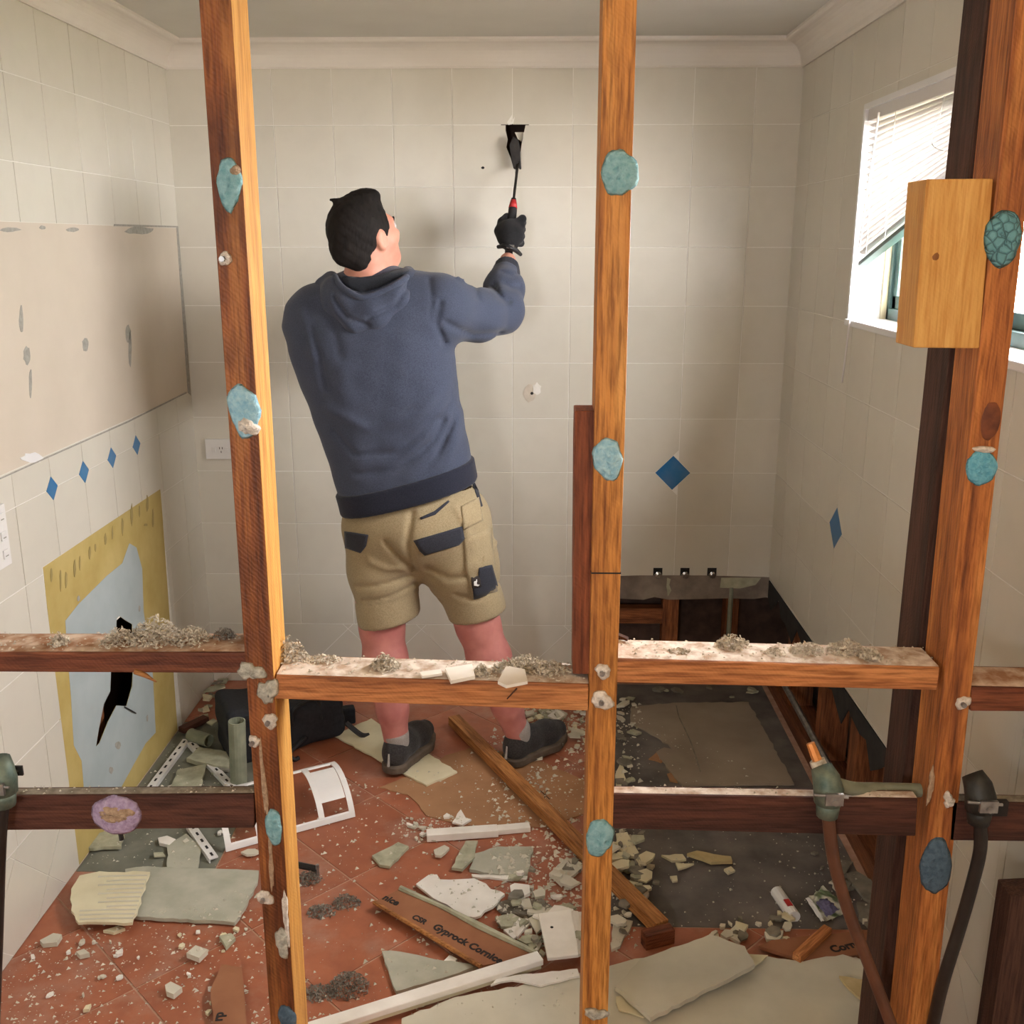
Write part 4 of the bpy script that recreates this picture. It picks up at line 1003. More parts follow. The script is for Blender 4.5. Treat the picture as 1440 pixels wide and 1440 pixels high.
for wr, el in ((wr_r, el_r), (wr_l, el_l)):
    a = wr.lerp(el, .40); b = wr.lerp(el, .10)
    sdf_obj('cuff', lambda p, a=a, b=b: smax(smax(cone(p, a, b, .050, .039), (p[0]-b[0])*float((b-a).normalized()[0])+(p[1]-b[1])*float((b-a).normalized()[1])+(p[2]-b[2])*float((b-a).normalized()[2]), .006), -cone(p, a, b+(b-a)*.6, .03, .030), .004)+.0008*np.sin(p[0]*900), A(b)-.09, A(b)+.09, .004, M_rib, hoodie)
# hood lying on the back
hc = P(512, 418, 2.865)
def hoodlump(p):
    rim = [P(466, 392, 2.97), P(470, 405, 2.90), P(488, 424, 2.855), P(520, 432, 2.845), P(550, 418, 2.865), P(570, 396, 2.93), P(574, 384, 2.99)]
    out = [P(452, 402, 2.95), P(470, 430, 2.88), P(500, 452, 2.845), P(530, 446, 2.845), P(560, 418, 2.87), P(579, 392, 2.95)]
    d = chain(p, rim, [.022, .026, .03, .032, .03, .026, .02], .02)
    d = smin(d, chain(p, out, [.02, .026, .032, .032, .028, .02], .02), .03)
    # back of the hood opening falls toward the neck
    d = smin(d, ell(p, P(512, 425, 2.895), (.115, .055, .062)), .03)
    d = smax(d, -ell(p, P(518, 390, 2.925), (.092, .10, .062)), .010)
    d = d+folds(p, [([(470, 418), (490, 445), (520, 456)], -.007, .006), ([(575, 398), (556, 430), (520, 447)], -.007, .006), ([(462, 410), (474, 442), (500, 463)], .004, .008)], 2.84)
    return d
hood, hood2 = sdf_obj('hood', hoodlump, (-.68, 2.76, 1.36), (-.27, 3.06, 1.68), .005, M_hood, hoodie)
# shorts
FS = [([(500, 830), (540, 822), (575, 815)], -.006, .008), ([(510, 850), (545, 842), (580, 830)], -.005, .007), ([(600, 800), (630, 815), (670, 812)], -.006, .009), ([(640, 840), (670, 848), (700, 838)], -.006, .007),
      ([(545, 760), (565, 785), (580, 805)], -.010, .010), ([(580, 720), (575, 760), (580, 800)], -.008, .010), ([(655, 800), (680, 792), (697, 780)], .005, .008), ([(640, 715), (655, 740), (665, 775)], .004, .008), ([(520, 790), (545, 800), (575, 800)], .005, .01)]
def shorts_sdf(p):
    pel = ell(p, P(585, 735, 2.99), (.218, .165, .16)); w = torso_local(p)[2]
    d = smax(pel, w+.012-.058*torso_local(p)[0], .01)
    for pts, rs, hp in (([P(538, 745, 2.985), P(540, 800, 2.975), P(546, 860, 2.97), P(548, 905, 2.97)], [.118, .108, .092, .088], P(546, 869, 2.97)),
                        ([P(632, 735, 2.985), P(648, 795, 2.985), P(670, 855, 2.985), P(678, 900, 2.985)], [.125, .114, .085, .080], P(671, 862, 2.985))):
        c = chain(p, pts, rs, .03)
        c = c+folds(p, [([(hp_x-60, hp_y), (hp_x+60, hp_y-22)], -.003, .004) for hp_x, hp_y in ((546, 855), (671, 848))], 2.9)
        c = smax(c, (hp.z-.004)+.22*(p[0]-hp.x)-p[2], .006)
        d = smin(d, c, .035)
    return d+folds(p, FS, 2.86)*1.4
shorts, sm = sdf_obj('shorts', shorts_sdf, (-.72, 2.76, .36), (-.08, 3.22, .94), .0068, M_khaki, person)
def bvh(m): return BVHTree.FromPolygons([Vector(v) for v in m[0].tolist()], m[1].tolist())
BS = bvh(sm); BHO = bvh((np.concatenate([hood_mesh[0], hood2[0]]), np.concatenate([hood_mesh[1], hood2[1]+len(hood_mesh[0])])))
def patch(pxs, tree, mat, parent, name, off=.003, th=.003, n=9):
    """cloth patch lying on a garment: outline in pixels cast on to the garment surface"""
    pts = [Vector((x, y)) for x, y in pxs]; c = sum(pts, Vector((0, 0)))/len(pts)
    bd = []
    for i in range(len(pts)):
        for k in range(4): bd.append(pts[i].lerp(pts[(i+1) % len(pts)], k/4))
    rings = [[c]]+[[c.lerp(b, t/5) for b in bd] for t in range(1, 6)]
    eye = Vector((0, 0, CH)); V = []; nb = len(bd); ok = True
    last = None
    def cast(q):
        nonlocal last
        d = ray(q.x, q.y).normalized(); h = tree.ray_cast(eye, d)
        if h[0] is None: return last[0]+(eye+d*(last[0]-eye).length-last[0]), last[1]
        last = (h[0], h[1] if h[1].dot(d) < 0 else -h[1]); return last
    for r in rings:
        for q in r: a, nn = cast(q); V.append((a, nn))
    m = len(V); vv = [a+nn*off for a, nn in V]+[a-nn*.004 for a, nn in V]; F = []
    for k in range(nb): F.append((0, 1+k, 1+(k+1) % nb)); F.append((m, m+1+(k+1) % nb, m+1+k))
    for i in range(4):
        for k in range(nb):
            a, b = 1+i*nb+k, 1+i*nb+(k+1) % nb; F.append((a, a+nb, b+nb, b)); F.append((m+a, m+b, m+b+nb, m+a+nb))
    for k in range(nb): a, b = 1+4*nb+k, 1+4*nb+(k+1) % nb; F.append((a, m+a, m+b, b))
    return MB().add(vv, F).build(name, mat, parent, smooth=True)
patch([(479, 389), (486, 402), (508, 412), (533, 405), (556, 393), (575, 382), (572, 377), (555, 381), (530, 388), (505, 391)], BHO, M_hin, hoodie, 'hood_lining', .003)
eye0 = Vector((0, 0, CH))
def on_tree(x, y, tree, off):
    d = ray(x, y).normalized(); h = tree.ray_cast(eye0, d); n_ = h[1] if h[1].dot(d) < 0 else -h[1]; return h[0]+n_*off
MB().tube(smooth_pts([on_tree(x, y, BHO, .002) for x, y in ((470, 388), (477, 401), (490, 411), (509, 419), (534, 412), (558, 400), (573, 389))], 6), [.006]+[.009]*35+[.006], 8).build('hood_rim', M_hood, hoodie, smooth=True)
patch([(582, 760), (650, 740), (653, 757), (645, 766), (597, 780), (590, 774)], BS, M_navy, shorts, 'pocket_flap', .005)
patch([(486, 747), (518, 752), (515, 768), (508, 777), (487, 770)], BS, M_navy, shorts, 'pocket_flap', .005)
cp_ = patch([(652, 757), (688, 742), (694, 790), (698, 832), (664, 842), (655, 800)], BS, M_khaki, shorts, 'cargo_pocket', .006)
patch([(648, 712), (672, 700), (678, 732), (652, 745)], BS, M_khaki, shorts, 'side_pocket', .005)
patch([(672, 797), (689, 794), (697, 822), (696, 830), (666, 840), (662, 816), (672, 812)], BS, M_navy, cp_, 'pocket_panel', .009)
patch([(662, 813), (673, 811), (674, 823), (663, 825)], BS, M_ink, cp_, 'logo_patch', .012)
patch([(665, 817), (669, 815), (668, 819), (672, 820), (670, 822), (665, 821)], BS, M_wpaint, cp_, 'logo_mark', .0135)
patch([(590, 728), (610, 720), (630, 704), (632, 706), (612, 724), (592, 731)], BS, M_navy, shorts, 'pocket_trim', .003)
patch([(665, 676), (672, 690), (678, 712), (676, 713), (668, 692)], BS, M_navy, shorts, 'side_piping', .003)
# shoes and socks
def shoe(ank, toe_dir, heel_px, zb):
    h = FL(*heel_px)+Vector((0, 0, zb)); fwd = Vector(toe_dir).normalized(); rt = fwd.cross(Vector((0, 0, 1)))
    def W(x, y, z): return h+fwd*y+rt*x+Vector((0, 0, z))
    def loc(p):
        q = [p[i]-h[i] for i in range(3)]
        return [q[0]*rt[0]+q[1]*rt[1], q[0]*fwd[0]+q[1]*fwd[1], q[2]+0*q[0]]
    def up(p):
        q = loc(p)
        d = chain(q, [(0, .04, .062), (0, .10, .066), (0, .19, .05), (0, .25, .042)], [.038, .041, .042, .034], .03)
        d = smin(d, cone(q, (0, .042, .05), (0, .045, .092), .038, .036), .02)
        d = smax(d, -cone(q, (0, .05, .10), (0, .065, .14), .029, .04), .006)
        return smax(d, .026-q[2], .004)
    def sole(p):
        q = loc(p); d2 = chain([q[0], q[1], 0*q[2]], [(0, .04, 0), (.002, .12, 0), (.004, .19, 0), (0, .245, 0)], [.043, .041, .050, .041], .03)
        return smax(smax(d2, q[2]-.031, .006), .002-q[2], .003)+.0012*np.sin(q[2]*700)
    lo = A([min(W(x, y, 0)[i] for x in (-.09, .09) for y in (-.06, .33)) for i in range(3)]); hi = A([max(W(x, y, 0)[i] for x in (-.09, .09) for y in (-.06, .33)) for i in range(3)])
    lo[2] = -.01; hi[2] = .21
    s_, _ = sdf_obj('shoe', up, lo, hi, .0048, M_shoe, person)
    sdf_obj('sole', sole, lo, hi, .0048, M_sole, s_)
    MB().tube([W(0, -.0005, .075), W(0, -.003, .05), W(0, -.006, .034)], [.003, .004, .005], 6).build('heel_tab', M_sock, s_)
    for k in range(4):
        y = .11+.022*k; MB().tube([W(-.024, y, .101-.006*k), W(0, y+.004, .110-.008*k), W(.024, y, .101-.006*k)], .003, 6).build('lace', M_rib, s_)
    sdf_obj('sock', lambda p: cone(p, W(0, .055, .085), ank.lerp(W(0, .05, .14), .5), .040, .0415), A(W(0, .05, .1))-.1, A(W(0, .05, .1))+.1, .0046, M_sock, person)
shoe(an_l, FWL, HEL, .0095); shoe(an_r, FWR, HER, .0025)
# ------------------------------------------------------------------ pry tool and gloved hand
tool = thing('pry_tool', P(717, 345, 3.42), 'slim steel pry tool with forked black head, held in the black glove', 'hand tool')
h0 = P(715, 360, 3.41); h1 = P(722.5, 279, 3.475); sft = P(728, 232, 3.60)
MB().tube([h0, h0.lerp(h1, .5), h0.lerp(h1, .8), h1], [.013, .0155, .0145, .008], 12).build('grip', M_rubber, tool, smooth=True)
ga = h0.lerp(h1, .83); MB().tube([ga, h0.lerp(h1, .97)], [.0148, .0095], 12).build('grip_collar', M_red, tool, smooth=True)
MB().tube([h1, sft], [.0045, .0048], 8).build('shaft', M_black, tool)
hd = P(726, 215, 3.635)
m = MB()
m.prism([P(x, y, 3.600) for x, y in ((722, 237), (727, 239), (728, 228), (730, 228), (730, 238), (733, 238), (732, 214), (729, 196), (722, 192), (716, 204), (718, 218))], (0, .016, 0))
m.build('forked_head', M_black, tool, bevel=.002)
ax = (h1-h0).normalized(); e1 = (Vector((0, 0, CH))-h0).normalized(); e1 = (e1-ax*e1.dot(ax)).normalized(); e2 = ax.cross(e1)*-1
if e2.x < 0: e2 = -e2
hm = h0.lerp(h1, .42)
def glove_sdf(p):
    base = wr_r+(h0-wr_r)*.2
    pc = hm+e1*.020
    d = cone(p, wr_r.lerp(pc, .62), pc-ax*.02+e1*.002, .030, .036)
    R = [[e2[i], e1[i], ax[i]] for i in range(3)]
    d = smin(d, ell(p, pc-ax*.01, (.042, .024, .046), R), .02)
    for k in range(4):
        o = hm+ax*(.040-.023*k)
        kn = o+e2*(.034-.002*k)+e1*.018; k2 = o+e2*.036-e1*.016; k3 = o+e2*.008-e1*.030; tip = o-e2*.018-e1*.020
        d = smin(d, chain(p, [pc+ax*(.02-.014*k)+e2*.012, kn, k2, k3, tip], [.014, .0125, .0115, .0105, .009], .006), .006)
    d = smin(d, chain(p, [pc-ax*.03-e2*.022, hm-ax*.006-e2*.036+e1*.012, hm+ax*.030-e2*.031, hm+ax*.052-e2*.018-e1*.004], [.019, .0165, .0135, .011], .008), .012)
    return d
glove, _ = sdf_obj('glove', glove_sdf, A(hm)-.13, A(hm)+.13, .0038, M_glove, person)
wc = wr_r.lerp(hm, .40)
MB().tube([wc-e2*.036+ax*.004, wc+e1*.034-e2*.01, wc+e1*.032+e2*.02-ax*.010, wc+e2*.040-ax*.014], [.006, .009, .009, .006], 8).build('wrist_strap', M_rubber, glove, smooth=True)
MB().obox(wc+e1*.036+e2*.004-ax*.004, (.012, .003, .006), Matrix((e2, e1, ax)).transposed()).build('strap_tab', M_steel, glove)
# bracelet of fabric seen as bare wrist creases is part of the skin
# ------------------------------------------------------------------ loose things on the floor
FOOT = []
def inside(x, y, poly):
    r = False
    for i in range(len(poly)):
        (x0, y0), (x1, y1) = poly[i-1], poly[i]
        if (y0 > y) != (y1 > y) and x < (x1-x0)*(y-y0)/(y1-y0)+x0: r = not r
    return r
def slab(name, pxs, th, mat, label, cat, group=None, z=0.0, jg=.003, tilt=None, parent=None, lift=None, tex=None):
    pts = [FL(x, y, z+th) for x, y in pxs]
    pts = [Vector((p.x, p.y, z)) for p in pts]
    if jg: pts = jag(pts, .02, jg)
    FOOT.append(([(p.x, p.y) for p in pts], z+th+(.03 if lift else 0)))
    m = MB().prism(pts, (0, 0, th))
    if lift:                                   # lift = function (x, y) -> extra height
        for v in m.v: v.z += lift(v.x, v.y)
    return m.build(name, mat, parent, label=label, cat=cat, group=group)
cb = slab('cardboard_sheet', [(533, 1107), (587, 1087), (627, 1062), (668, 1050), (747, 1064), (824, 1098), (826, 1142), (795, 1153), (767, 1163), (693, 1162), (647, 1160), (620, 1152), (600, 1147), (590, 1132), (573, 1117)], .003, M_card, 'torn brown cardboard sheet under the right shoe, marked with an x', 'cardboard', z=.0005)
for a, b in (((760, 1112), (773, 1124)), ((770, 1110), (764, 1126))):
    A_, B_ = FL(*a, .0036), FL(*b, .0036); MB().tube([A_, B_], .0013, 5).build('pen_mark', M_ink, cb)
slab('cream_board', [(470, 1034), (522, 1010), (643, 1085), (600, 1104)], .006, M_cream, 'long cream board lying under the left shoe', 'board', z=.004)
# loose batten
ba, bb = FL(638, 1011, .03), FL(930, 1303, .03); dr = (bb-ba).normalized(); sd = dr.cross(Vector((0, 0, 1))).normalized(); fr = Matrix((dr, sd, dr.cross(sd))).transposed()
bt = thing('loose_batten', (ba+bb)/2-Vector((0, 0, .03)), 'long loose timber batten lying diagonally across the rubble', 'timber batten')
MB().obox((ba+bb)/2+Vector((0, 0, -.002)), ((bb-ba).length/2, .021, .016), fr).build('timber', W_batten, bt, frame=fr, bevel=.0015)
e = bb+Vector((0, 0, 0))
slab('white_plaster_sheet', [(585, 1243), (603, 1230), (633, 1237), (667, 1235), (690, 1250), (710, 1257), (693, 1275), (667, 1290), (640, 1280), (617, 1267), (600, 1255)], .007, M_plw, 'ragged white plaster sheet beside the printed brown cornice', 'plaster sheet', z=.01, jg=.009)
# printed cornice offcuts
def cornice_piece(pxs, z, text, label, tpx0, tpx1, size, name='cornice_offcut', th=.010):
    pts = [FL(x, y, z+th) for x, y in pxs]; pts = [Vector((p.x, p.y, z)) for p in pts]; c = sum(pts, Vector())/len(pts)
    root = thing(name, (c.x, c.y, z), label, 'cornice offcut')
    m = MB().prism(jag(pts, .03, .0015), (0, 0, th)); m.build('board', M_brownp, root)
    for txt, a, b, sz in text:
        pa, pbb = FL(*a, z+th), FL(*b, z+th); d = (pbb-pa).normalized(); n = Vector((0, 0, 1)); up = n.cross(d)
        cu = bpy.data.curves.new('lettering', 'FONT'); cu.body = txt; cu.size = sz; cu.offset = sz*.04; cu.extrude = .0002; cu.resolution_u = 3
        to = bpy.data.objects.new('lettering_curve', cu); COL.objects.link(to)
        me = bpy.data.meshes.new_from_object(to); bpy.data.objects.remove(to)
        R = Matrix((d, up, n)).transposed()
        vs = [pa+R @ v.co+n*.0006 for v in me.vertices]; mesh_obj('lettering', vs, [tuple(p.vertices) for p in me.polygons], M_ink, root)
    return root, pts
r1, _ = cornice_piece([(526, 1268), (562, 1250), (755, 1343), (676, 1358)], .012, [('nice', (537, 1264), (556, 1273), .030), ('CSR', (578, 1291), (598, 1301), .024), ('Gyprock Cornice', (607, 1305), (690, 1349), .030)], 'brown paper-backed cornice offcut printed with black lettering', None, None, 1)
a_, b_ = FL(526, 1269, .022), FL(676, 1359, .022); MB().tube([a_, a_.lerp(b_, .5), b_], .006, 6).build('paper_edge', W_batten, r1)
a_, b_ = FL(563, 1249, .024), FL(755, 1341, .024); MB().tube([a_, a_.lerp(b_, .33)+Vector((0, .006, 0)), a_.lerp(b_, .6), b_], [.008, .006, .01, .007], 7).build('torn_edge', M_gshard, r1)
cornice_piece([(296, 1392), (312, 1356), (340, 1360), (347, 1440), (300, 1440)], .01, [('rp', (312, 1436), (322, 1390), .03), ], 'brown cornice scrap standing up beside the rough sawn stud foot', None, None, 1)
cornice_piece([(1067, 1330), (1085, 1322), (1258, 1303), (1257, 1334), (1140, 1352)], .01, [('Corni', (1172, 1340), (1215, 1329), .032)], 'brown cornice strip lying near the brown pipe', None, None, 1)
slab('grey_plaster_shard', [(537, 1337), (562, 1338), (600, 1346), (672, 1358), (645, 1368), (557, 1394)], .009, M_gtile, 'large grey wedge of wallboard beside the white trim', 'plaster shard', z=.002)
# long white trim
a, b = FL(425, 1452, .035), FL(760, 1347, .035); dr = (b-a).normalized(); sd = dr.cross(Vector((0, 0, 1))).normalized(); fr = Matrix((dr, sd, dr.cross(sd))).transposed()
wt = thing('white_trim', (a+b)/2-Vector((0, 0, .035)), 'long white painted timber trim lying on the rubble', 'trim length')
MB().obox((a+b)/2, ((b-a).length/2, .017, .008), fr).build('painted_face', M_plw, wt, frame=fr, bevel=.002); MB().obox((a+b)/2-Vector((0, 0, .013)), ((b-a).length/2-.004, .013, .006), fr).build('rebate', M_cream, wt, frame=fr)
# white cornice end with stepped profile
cr = thing('white_cornice_end', FL(787, 1318), 'short white moulded cornice end with a nail hole', 'cornice piece')
q = [FL(x, y, .03) for x, y in ((757, 1289), (803, 1283), (814, 1347), (770, 1352))]
MB().prism(q, (0, 0, .010)).build('face', M_plw, cr, bevel=.002)
for k, (x0, x1, zz) in enumerate(((803, 808, .024), (808, 813, .018), (813, 818, .012))):
    MB().prism([FL(x, y, zz) for x, y in ((x0-2, 1284+k), (x1, 1284+k), (x1+8, 1345-2*k), (x0+8, 1347-2*k))], (0, 0, .008)).build('moulding_step', M_plw, cr)
MB().prism([FL(x, y, .0) for x, y in ((762, 1296), (800, 1290), (808, 1345), (774, 1350))], (0, 0, .03)).build('core', M_plb, cr)
p = FL(776, 1304, .0405); MB().tube([p, p+Vector((0, 0, .0006))], .004, 8).build('nail_hole', M_dark, cr)
# wallboard sheets at the front
slab('wallboard_sheet', [(565, 1432), (640, 1402), (700, 1392), (815, 1368), (850, 1360), (1000, 1322), (1055, 1342), (1130, 1352), (1185, 1342), (1222, 1352), (1242, 1420), (1215, 1470), (560, 1470)], .010, M_plb, 'big pale wallboard sheet lying flat at the foot of the studs', 'wallboard', z=.012)
slab('wallboard_sheet', [(865, 1388), (900, 1350), (998, 1318), (1047, 1336), (1061, 1362), (915, 1433)], .011, M_plb, 'pale wallboard offcut resting on top of the big flat sheet', 'wallboard', z=.034, lift=lambda x, y: .03*max(0, x-.15))
slab('wallboard_paper', [(866, 1401), (880, 1400), (912, 1427), (905, 1430), (870, 1420)], .004, M_cream, 'torn cream paper flap under the wallboard offcut', 'paper scrap', z=.024)
slab('wallboard_paper', [(1045, 1341), (1080, 1343), (1060, 1358)], .004, M_cream, 'cream paper corner poking from under the wallboard offcut', 'paper scrap', z=.03)
slab('wallboard_paper', [(690, 1385), (720, 1378), (760, 1386), (815, 1372), (812, 1362), (700, 1375)], .005, M_plw, 'white torn strip on the big flat sheet by the orange stud', 'paper scrap', z=.024)
slab('fibre_sheet', [(1180, 1372), (1235, 1380), (1245, 1425), (1205, 1400)], .006, rough_mat('straw_fibre', srgb(186, 164, 116), srgb(214, 196, 150), .9, 20, .5), 'straw coloured fibreboard scrap by the brown pipe', 'board scrap', z=.026)
cg = slab('grey_brown_sheet', [(888, 993), (947, 988), (1053, 987), (1117, 1102), (960, 1104), (941, 1083), (923, 1057), (934, 1051), (945, 1053), (940, 1046), (910, 1028), (886, 1016)], .006, M_cardg, 'large grey-brown sheet lying in the bath bay with a crease', 'board sheet', z=.002, jg=.004)
MB().tube(smooth_pts([FL(x, y, .0083) for x, y in ((951, 992), (955, 1008), (963, 1025), (972, 1045), (977, 1060), (985, 1085))]), .0017, 5).build('crease', M_dshard, cg)
for i, pts in enumerate((((912, 1067), (923, 1058), (934, 1068), (930, 1072)), ((938, 1088), (948, 1085), (953, 1100), (942, 1098)))):
    slab('cardboard_scrap', pts, .004, M_card, ('small cardboard scrap under the torn sheet edge', 'brown cardboard corner under the bath bay sheet')[i], 'cardboard', z=.001)
# ribbed tile and grey sheets on the left
rt_ = thing('ribbed_tile', FL(155, 1262), 'tile lying face down showing its ribbed cream back', 'tile')
rq = [(100, 1250), (112, 1231), (140, 1225), (211, 1226), (186, 1297), (110, 1297), (100, 1280)]
MB().prism(jag([Vector((FL(x, y, .03).x, FL(x, y, .03).y, .022)) for x, y in rq], .02, .004), (0, 0, .008)).build('body', M_cream, rt_)
for k in range(11):
    y = 1233+k*6; xl_ = 150 if k % 2 else 138; xr_ = 207-(k*2.0); 
    if k > 7: xl_ = 112
    pa, pbb = FL(xl_, y, .031), FL(xr_, y-2, .031); MB().tube([pa, pa.lerp(pbb, .5)+Vector((0, .002, 0)), pbb], .0022, 5).build('rib', M_plb, rt_)
slab('grey_wallboard', [(176, 1222), (208, 1218), (364, 1224), (362, 1240), (345, 1275), (330, 1297), (188, 1288)], .010, M_gtile, 'grey wallboard slab lying beside the ribbed tile', 'wallboard', z=.004)
slab('grey_wallboard', [(236, 1186), (262, 1172), (284, 1190), (278, 1222), (235, 1220)], .008, M_gtile, 'grey wallboard strip leading up to the slab', 'wallboard', z=.002)
# perforated metal angles
def angle(pts, label):
    P_ = [FL(x, y, .012) for x, y in pts]; d = (P_[1]-P_[0]).normalized(); sd = d.cross(Vector((0, 0, 1))).normalized(); L = (P_[1]-P_[0]).length; fr = Matrix((d, sd, d.cross(sd))).transposed()
    root = thing('perforated_strip', (P_[0]+P_[1])/2-Vector((0, 0, .012)), label, 'metal strip')
    MB().obox((P_[0]+P_[1])/2, (L/2, .012, .002), fr).build('flange', M_white, root, frame=fr); MB().obox((P_[0]+P_[1])/2+sd*.012-Vector((0, 0, .004)), (L/2, .0016, .007), fr).build('flange', M_white, root, frame=fr)
    n = max(3, int(L/.04))
    for k in range(n):
        c = P_[0].lerp(P_[1], (k+.5)/n)+Vector((0, 0, .0025)); MB().obox(c, (.008, .003, .0006), fr).build('slot', M_dark, root, frame=fr)
angle([(208, 1112), (262, 1040)], 'white perforated metal strip running toward the vanity corner')
angle([(268, 1044), (330, 1110)], 'white perforated metal strip lying under the standing tube')
angle([(268, 1160), (301, 1207)], 'white perforated metal strip poking out below the low batten')
# tubes
def pvc(c, d, L, r, label):
    c = Vector(c); d = Vector(d).normalized(); root = thing('plastic_tube', c, label, 'tube')
    m = MB(); n = 18; a = d.orthogonal().normalized(); b = d.cross(a); V = []; F = []
    for z, rr in ((0, r), (L, r), (L, r*.86), (0, r*.86)):
        V += [c+d*z+(a*math.cos(6.2832*k/n)+b*math.sin(6.2832*k/n))*rr for k in range(n)]
    for s_ in range(4):
        for k in range(n): F.append((s_*n+k, s_*n+(k+1) % n, ((s_+1) % 4)*n+(k+1) % n, ((s_+1) % 4)*n+k))
    m.add(V, F).build('wall', M_gpipe, root, smooth=False)
bs = FL(336, 1103); tp = P(333, 1014, bs.y); pvc((bs.x, bs.y, .001), (tp.x-bs.x, 0, tp.z), tp.z, .0265, 'grey-green plastic waste tube standing upright')
q0, q1 = FL(268, 1033, .03), FL(294, 1042, .03); pvc(q0, q1-q0, (q1-q0).length, .022, 'short grey-green tube offcut lying by the black bag')
# white plastic lattice cover
fa, fb = FL(318, 1200), FL(500, 1150)
lc = thing('lattice_cover', FL(410, 1175), 'white curved plastic lattice cover lying on the terracotta tiles', 'plastic cover')
axd = (fb-fa); axd.z = 0; Lc = axd.length; axd.normalize(); nd = Vector((-axd.y, axd.x, 0)); hgt = .15
def CW(s, t):  # s along, t 0..1 over the curve
    ang = math.radians(15+95*t); R_ = .135
    return fa+axd*(s*Lc)+nd*(R_*(math.cos(math.radians(15))-math.cos(ang)))+Vector((0, 0, R_*(math.sin(ang)-math.sin(math.radians(15)))*1.0+.004))
def strip_(s0, s1, t0, t1, th=.004, n=10):
    V = []; F = []
    for i in range(n+1):
        t_ = t0+(t1-t0)*i/n
        for s in (s0, s1):
            p = CW(s, t_); c_ = CW(s, .5)*0; V += [p, p+Vector((0, 0, th))+nd*th]
    for i in range(n):
        k = i*4; F += [(k, k+4, k+6, k+2), (k+1, k+3, k+7, k+5), (k, k+1, k+5, k+4), (k+2, k+6, k+7, k+3)]
    F += [(0, 2, 3, 1), (n*4, n*4+1, n*4+3, n*4+2)]
    return MB().add(V, F)
for s in (0, .235, .48, .715, .955): strip_(s, s+.045, 0, 1).build('rib', M_white, lc, smooth=False)
for t_ in (0, .93): strip_(0, 1, t_, t_+.07, n=2).build('rail', M_white, lc)
for s in (.28, .76): strip_(s, s+.19, .28, .78).build('louvre', M_white, lc)
# black tool bag
bg_ = thing('tool_bag', FL(395, 1050), 'black soft tool bag lying behind the rough sawn stud', 'bag')
b0, b1 = FL(300, 1070), FL(478, 1030)
c = (b0+b1)/2+Vector((0, .05, 0)); dx = (b1-b0); dx.z = 0; L = dx.length; dx.normalize(); ny = Vector((-dx.y, dx.x, 0))
c_bag, dx_bag = c.copy(), dx.copy()
def bag_sdf(p):
    q = [p[i]-c[i] for i in range(3)]; u = q[0]*dx[0]+q[1]*dx[1]; v_ = q[0]*ny[0]+q[1]*ny[1]; w = q[2]+0*q[0]-.085
    hx, hy, hz = L/2-.02, .11, .085-.03*np.clip(u/(L/2), -1, 1)*.6
    k = [np.abs(u)-hx+.025, np.abs(v_)-hy+.025, np.abs(w)-hz+.025]
    d = np.sqrt(sum(np.maximum(a_, 0)**2 for a_ in k))+np.minimum(np.maximum(np.maximum(k[0], k[1]), k[2]), 0)-.025
    return d+.004*np.sin(u*40+w*25)*np.sin(w*50)
bag, bmesh_ = sdf_obj('body', bag_sdf, A(c)-[.32, .28, .03], A(c)+[.32, .28, .24], .008, M_bag, bg_)
for s in (-.10, .06):
    MB().tube(smooth_pts([c+dx*(s-.05)-ny*.11+Vector((0, 0, .10)), c+dx*(s-.04)-ny*.12+Vector((0, 0, .16)), c+dx*(s+.04)-ny*.10+Vector((0, 0, .17)), c+dx*(s+.05)-ny*.11+Vector((0, 0, .10))]), .007, 6).build('handle', M_rubber, bg_)
MB().tube(smooth_pts([c+dx*.2-ny*.1+Vector((0, 0, .06)), c+dx*.24-ny*.13+Vector((0, 0, .02)), c+dx*.27-ny*.12+Vector((0, 0, .006))]), .009, 6).build('strap', M_rubber, bg_)
for px in ((498, 1010), (494, 1018)):
    e = FL(*px); 
MB().tube(smooth_pts([c+dx*.05-ny*.12+Vector((0, 0, .05)), FL(408, 1058, .03), FL(413, 1068, .008), FL(420, 1066, .006)]), .008, 6).build('strap', M_rubber, bg_)
MB().obox(FL(488, 1005, .03), (.028, .02, .03), Matrix.Rotation(.3, 3, 'Z')).build('side_pocket', M_bag, bg_, bevel=.006)
# white roll with red label, wrapper
rl = thing('paper_roll', FL(1105, 1272), 'small white curled sleeve with a red label', 'packaging')
ra, rb = FL(1092, 1254, .012), FL(1117, 1290, .012); MB().tube([ra, rb], .0165, 14).build('sleeve', M_wpaint, rl, smooth=False)
dr = (rb-ra).normalized(); sd = dr.cross(Vector((0, 0, 1))).normalized(); mid = ra.lerp(rb, .62)
MB().obox(mid+Vector((0, -.003, .0165)), (.013, .007, .0012), Matrix((dr, sd, dr.cross(sd))).transposed()).build('red_label', M_red, rl)
wr = thing('snack_wrapper', FL(1165, 1275), 'crumpled printed wrapper in green, white and purple', 'wrapper')
def crumple(pxs, z, amp, mat, name):
    q = [FL(x, y, z) for x, y in pxs]; n = 9; V = []; F = []
    for i in range(n+1):
        for k in range(n+1):
            a = q[0].lerp(q[1], i/n); b = q[3].lerp(q[2], i/n); p = a.lerp(b, k/n); V.append(p+Vector((random.uniform(-.002, .002), random.uniform(-.002, .002), random.uniform(0, amp)+.012*math.sin(3.14*i/n)*math.sin(3.14*k/n))))
    for i in range(n):
        for k in range(n): F.append((i*(n+1)+k, i*(n+1)+k+1, (i+1)*(n+1)+k+1, (i+1)*(n+1)+k))
    return mesh_obj(name, V, F, mat, wr)
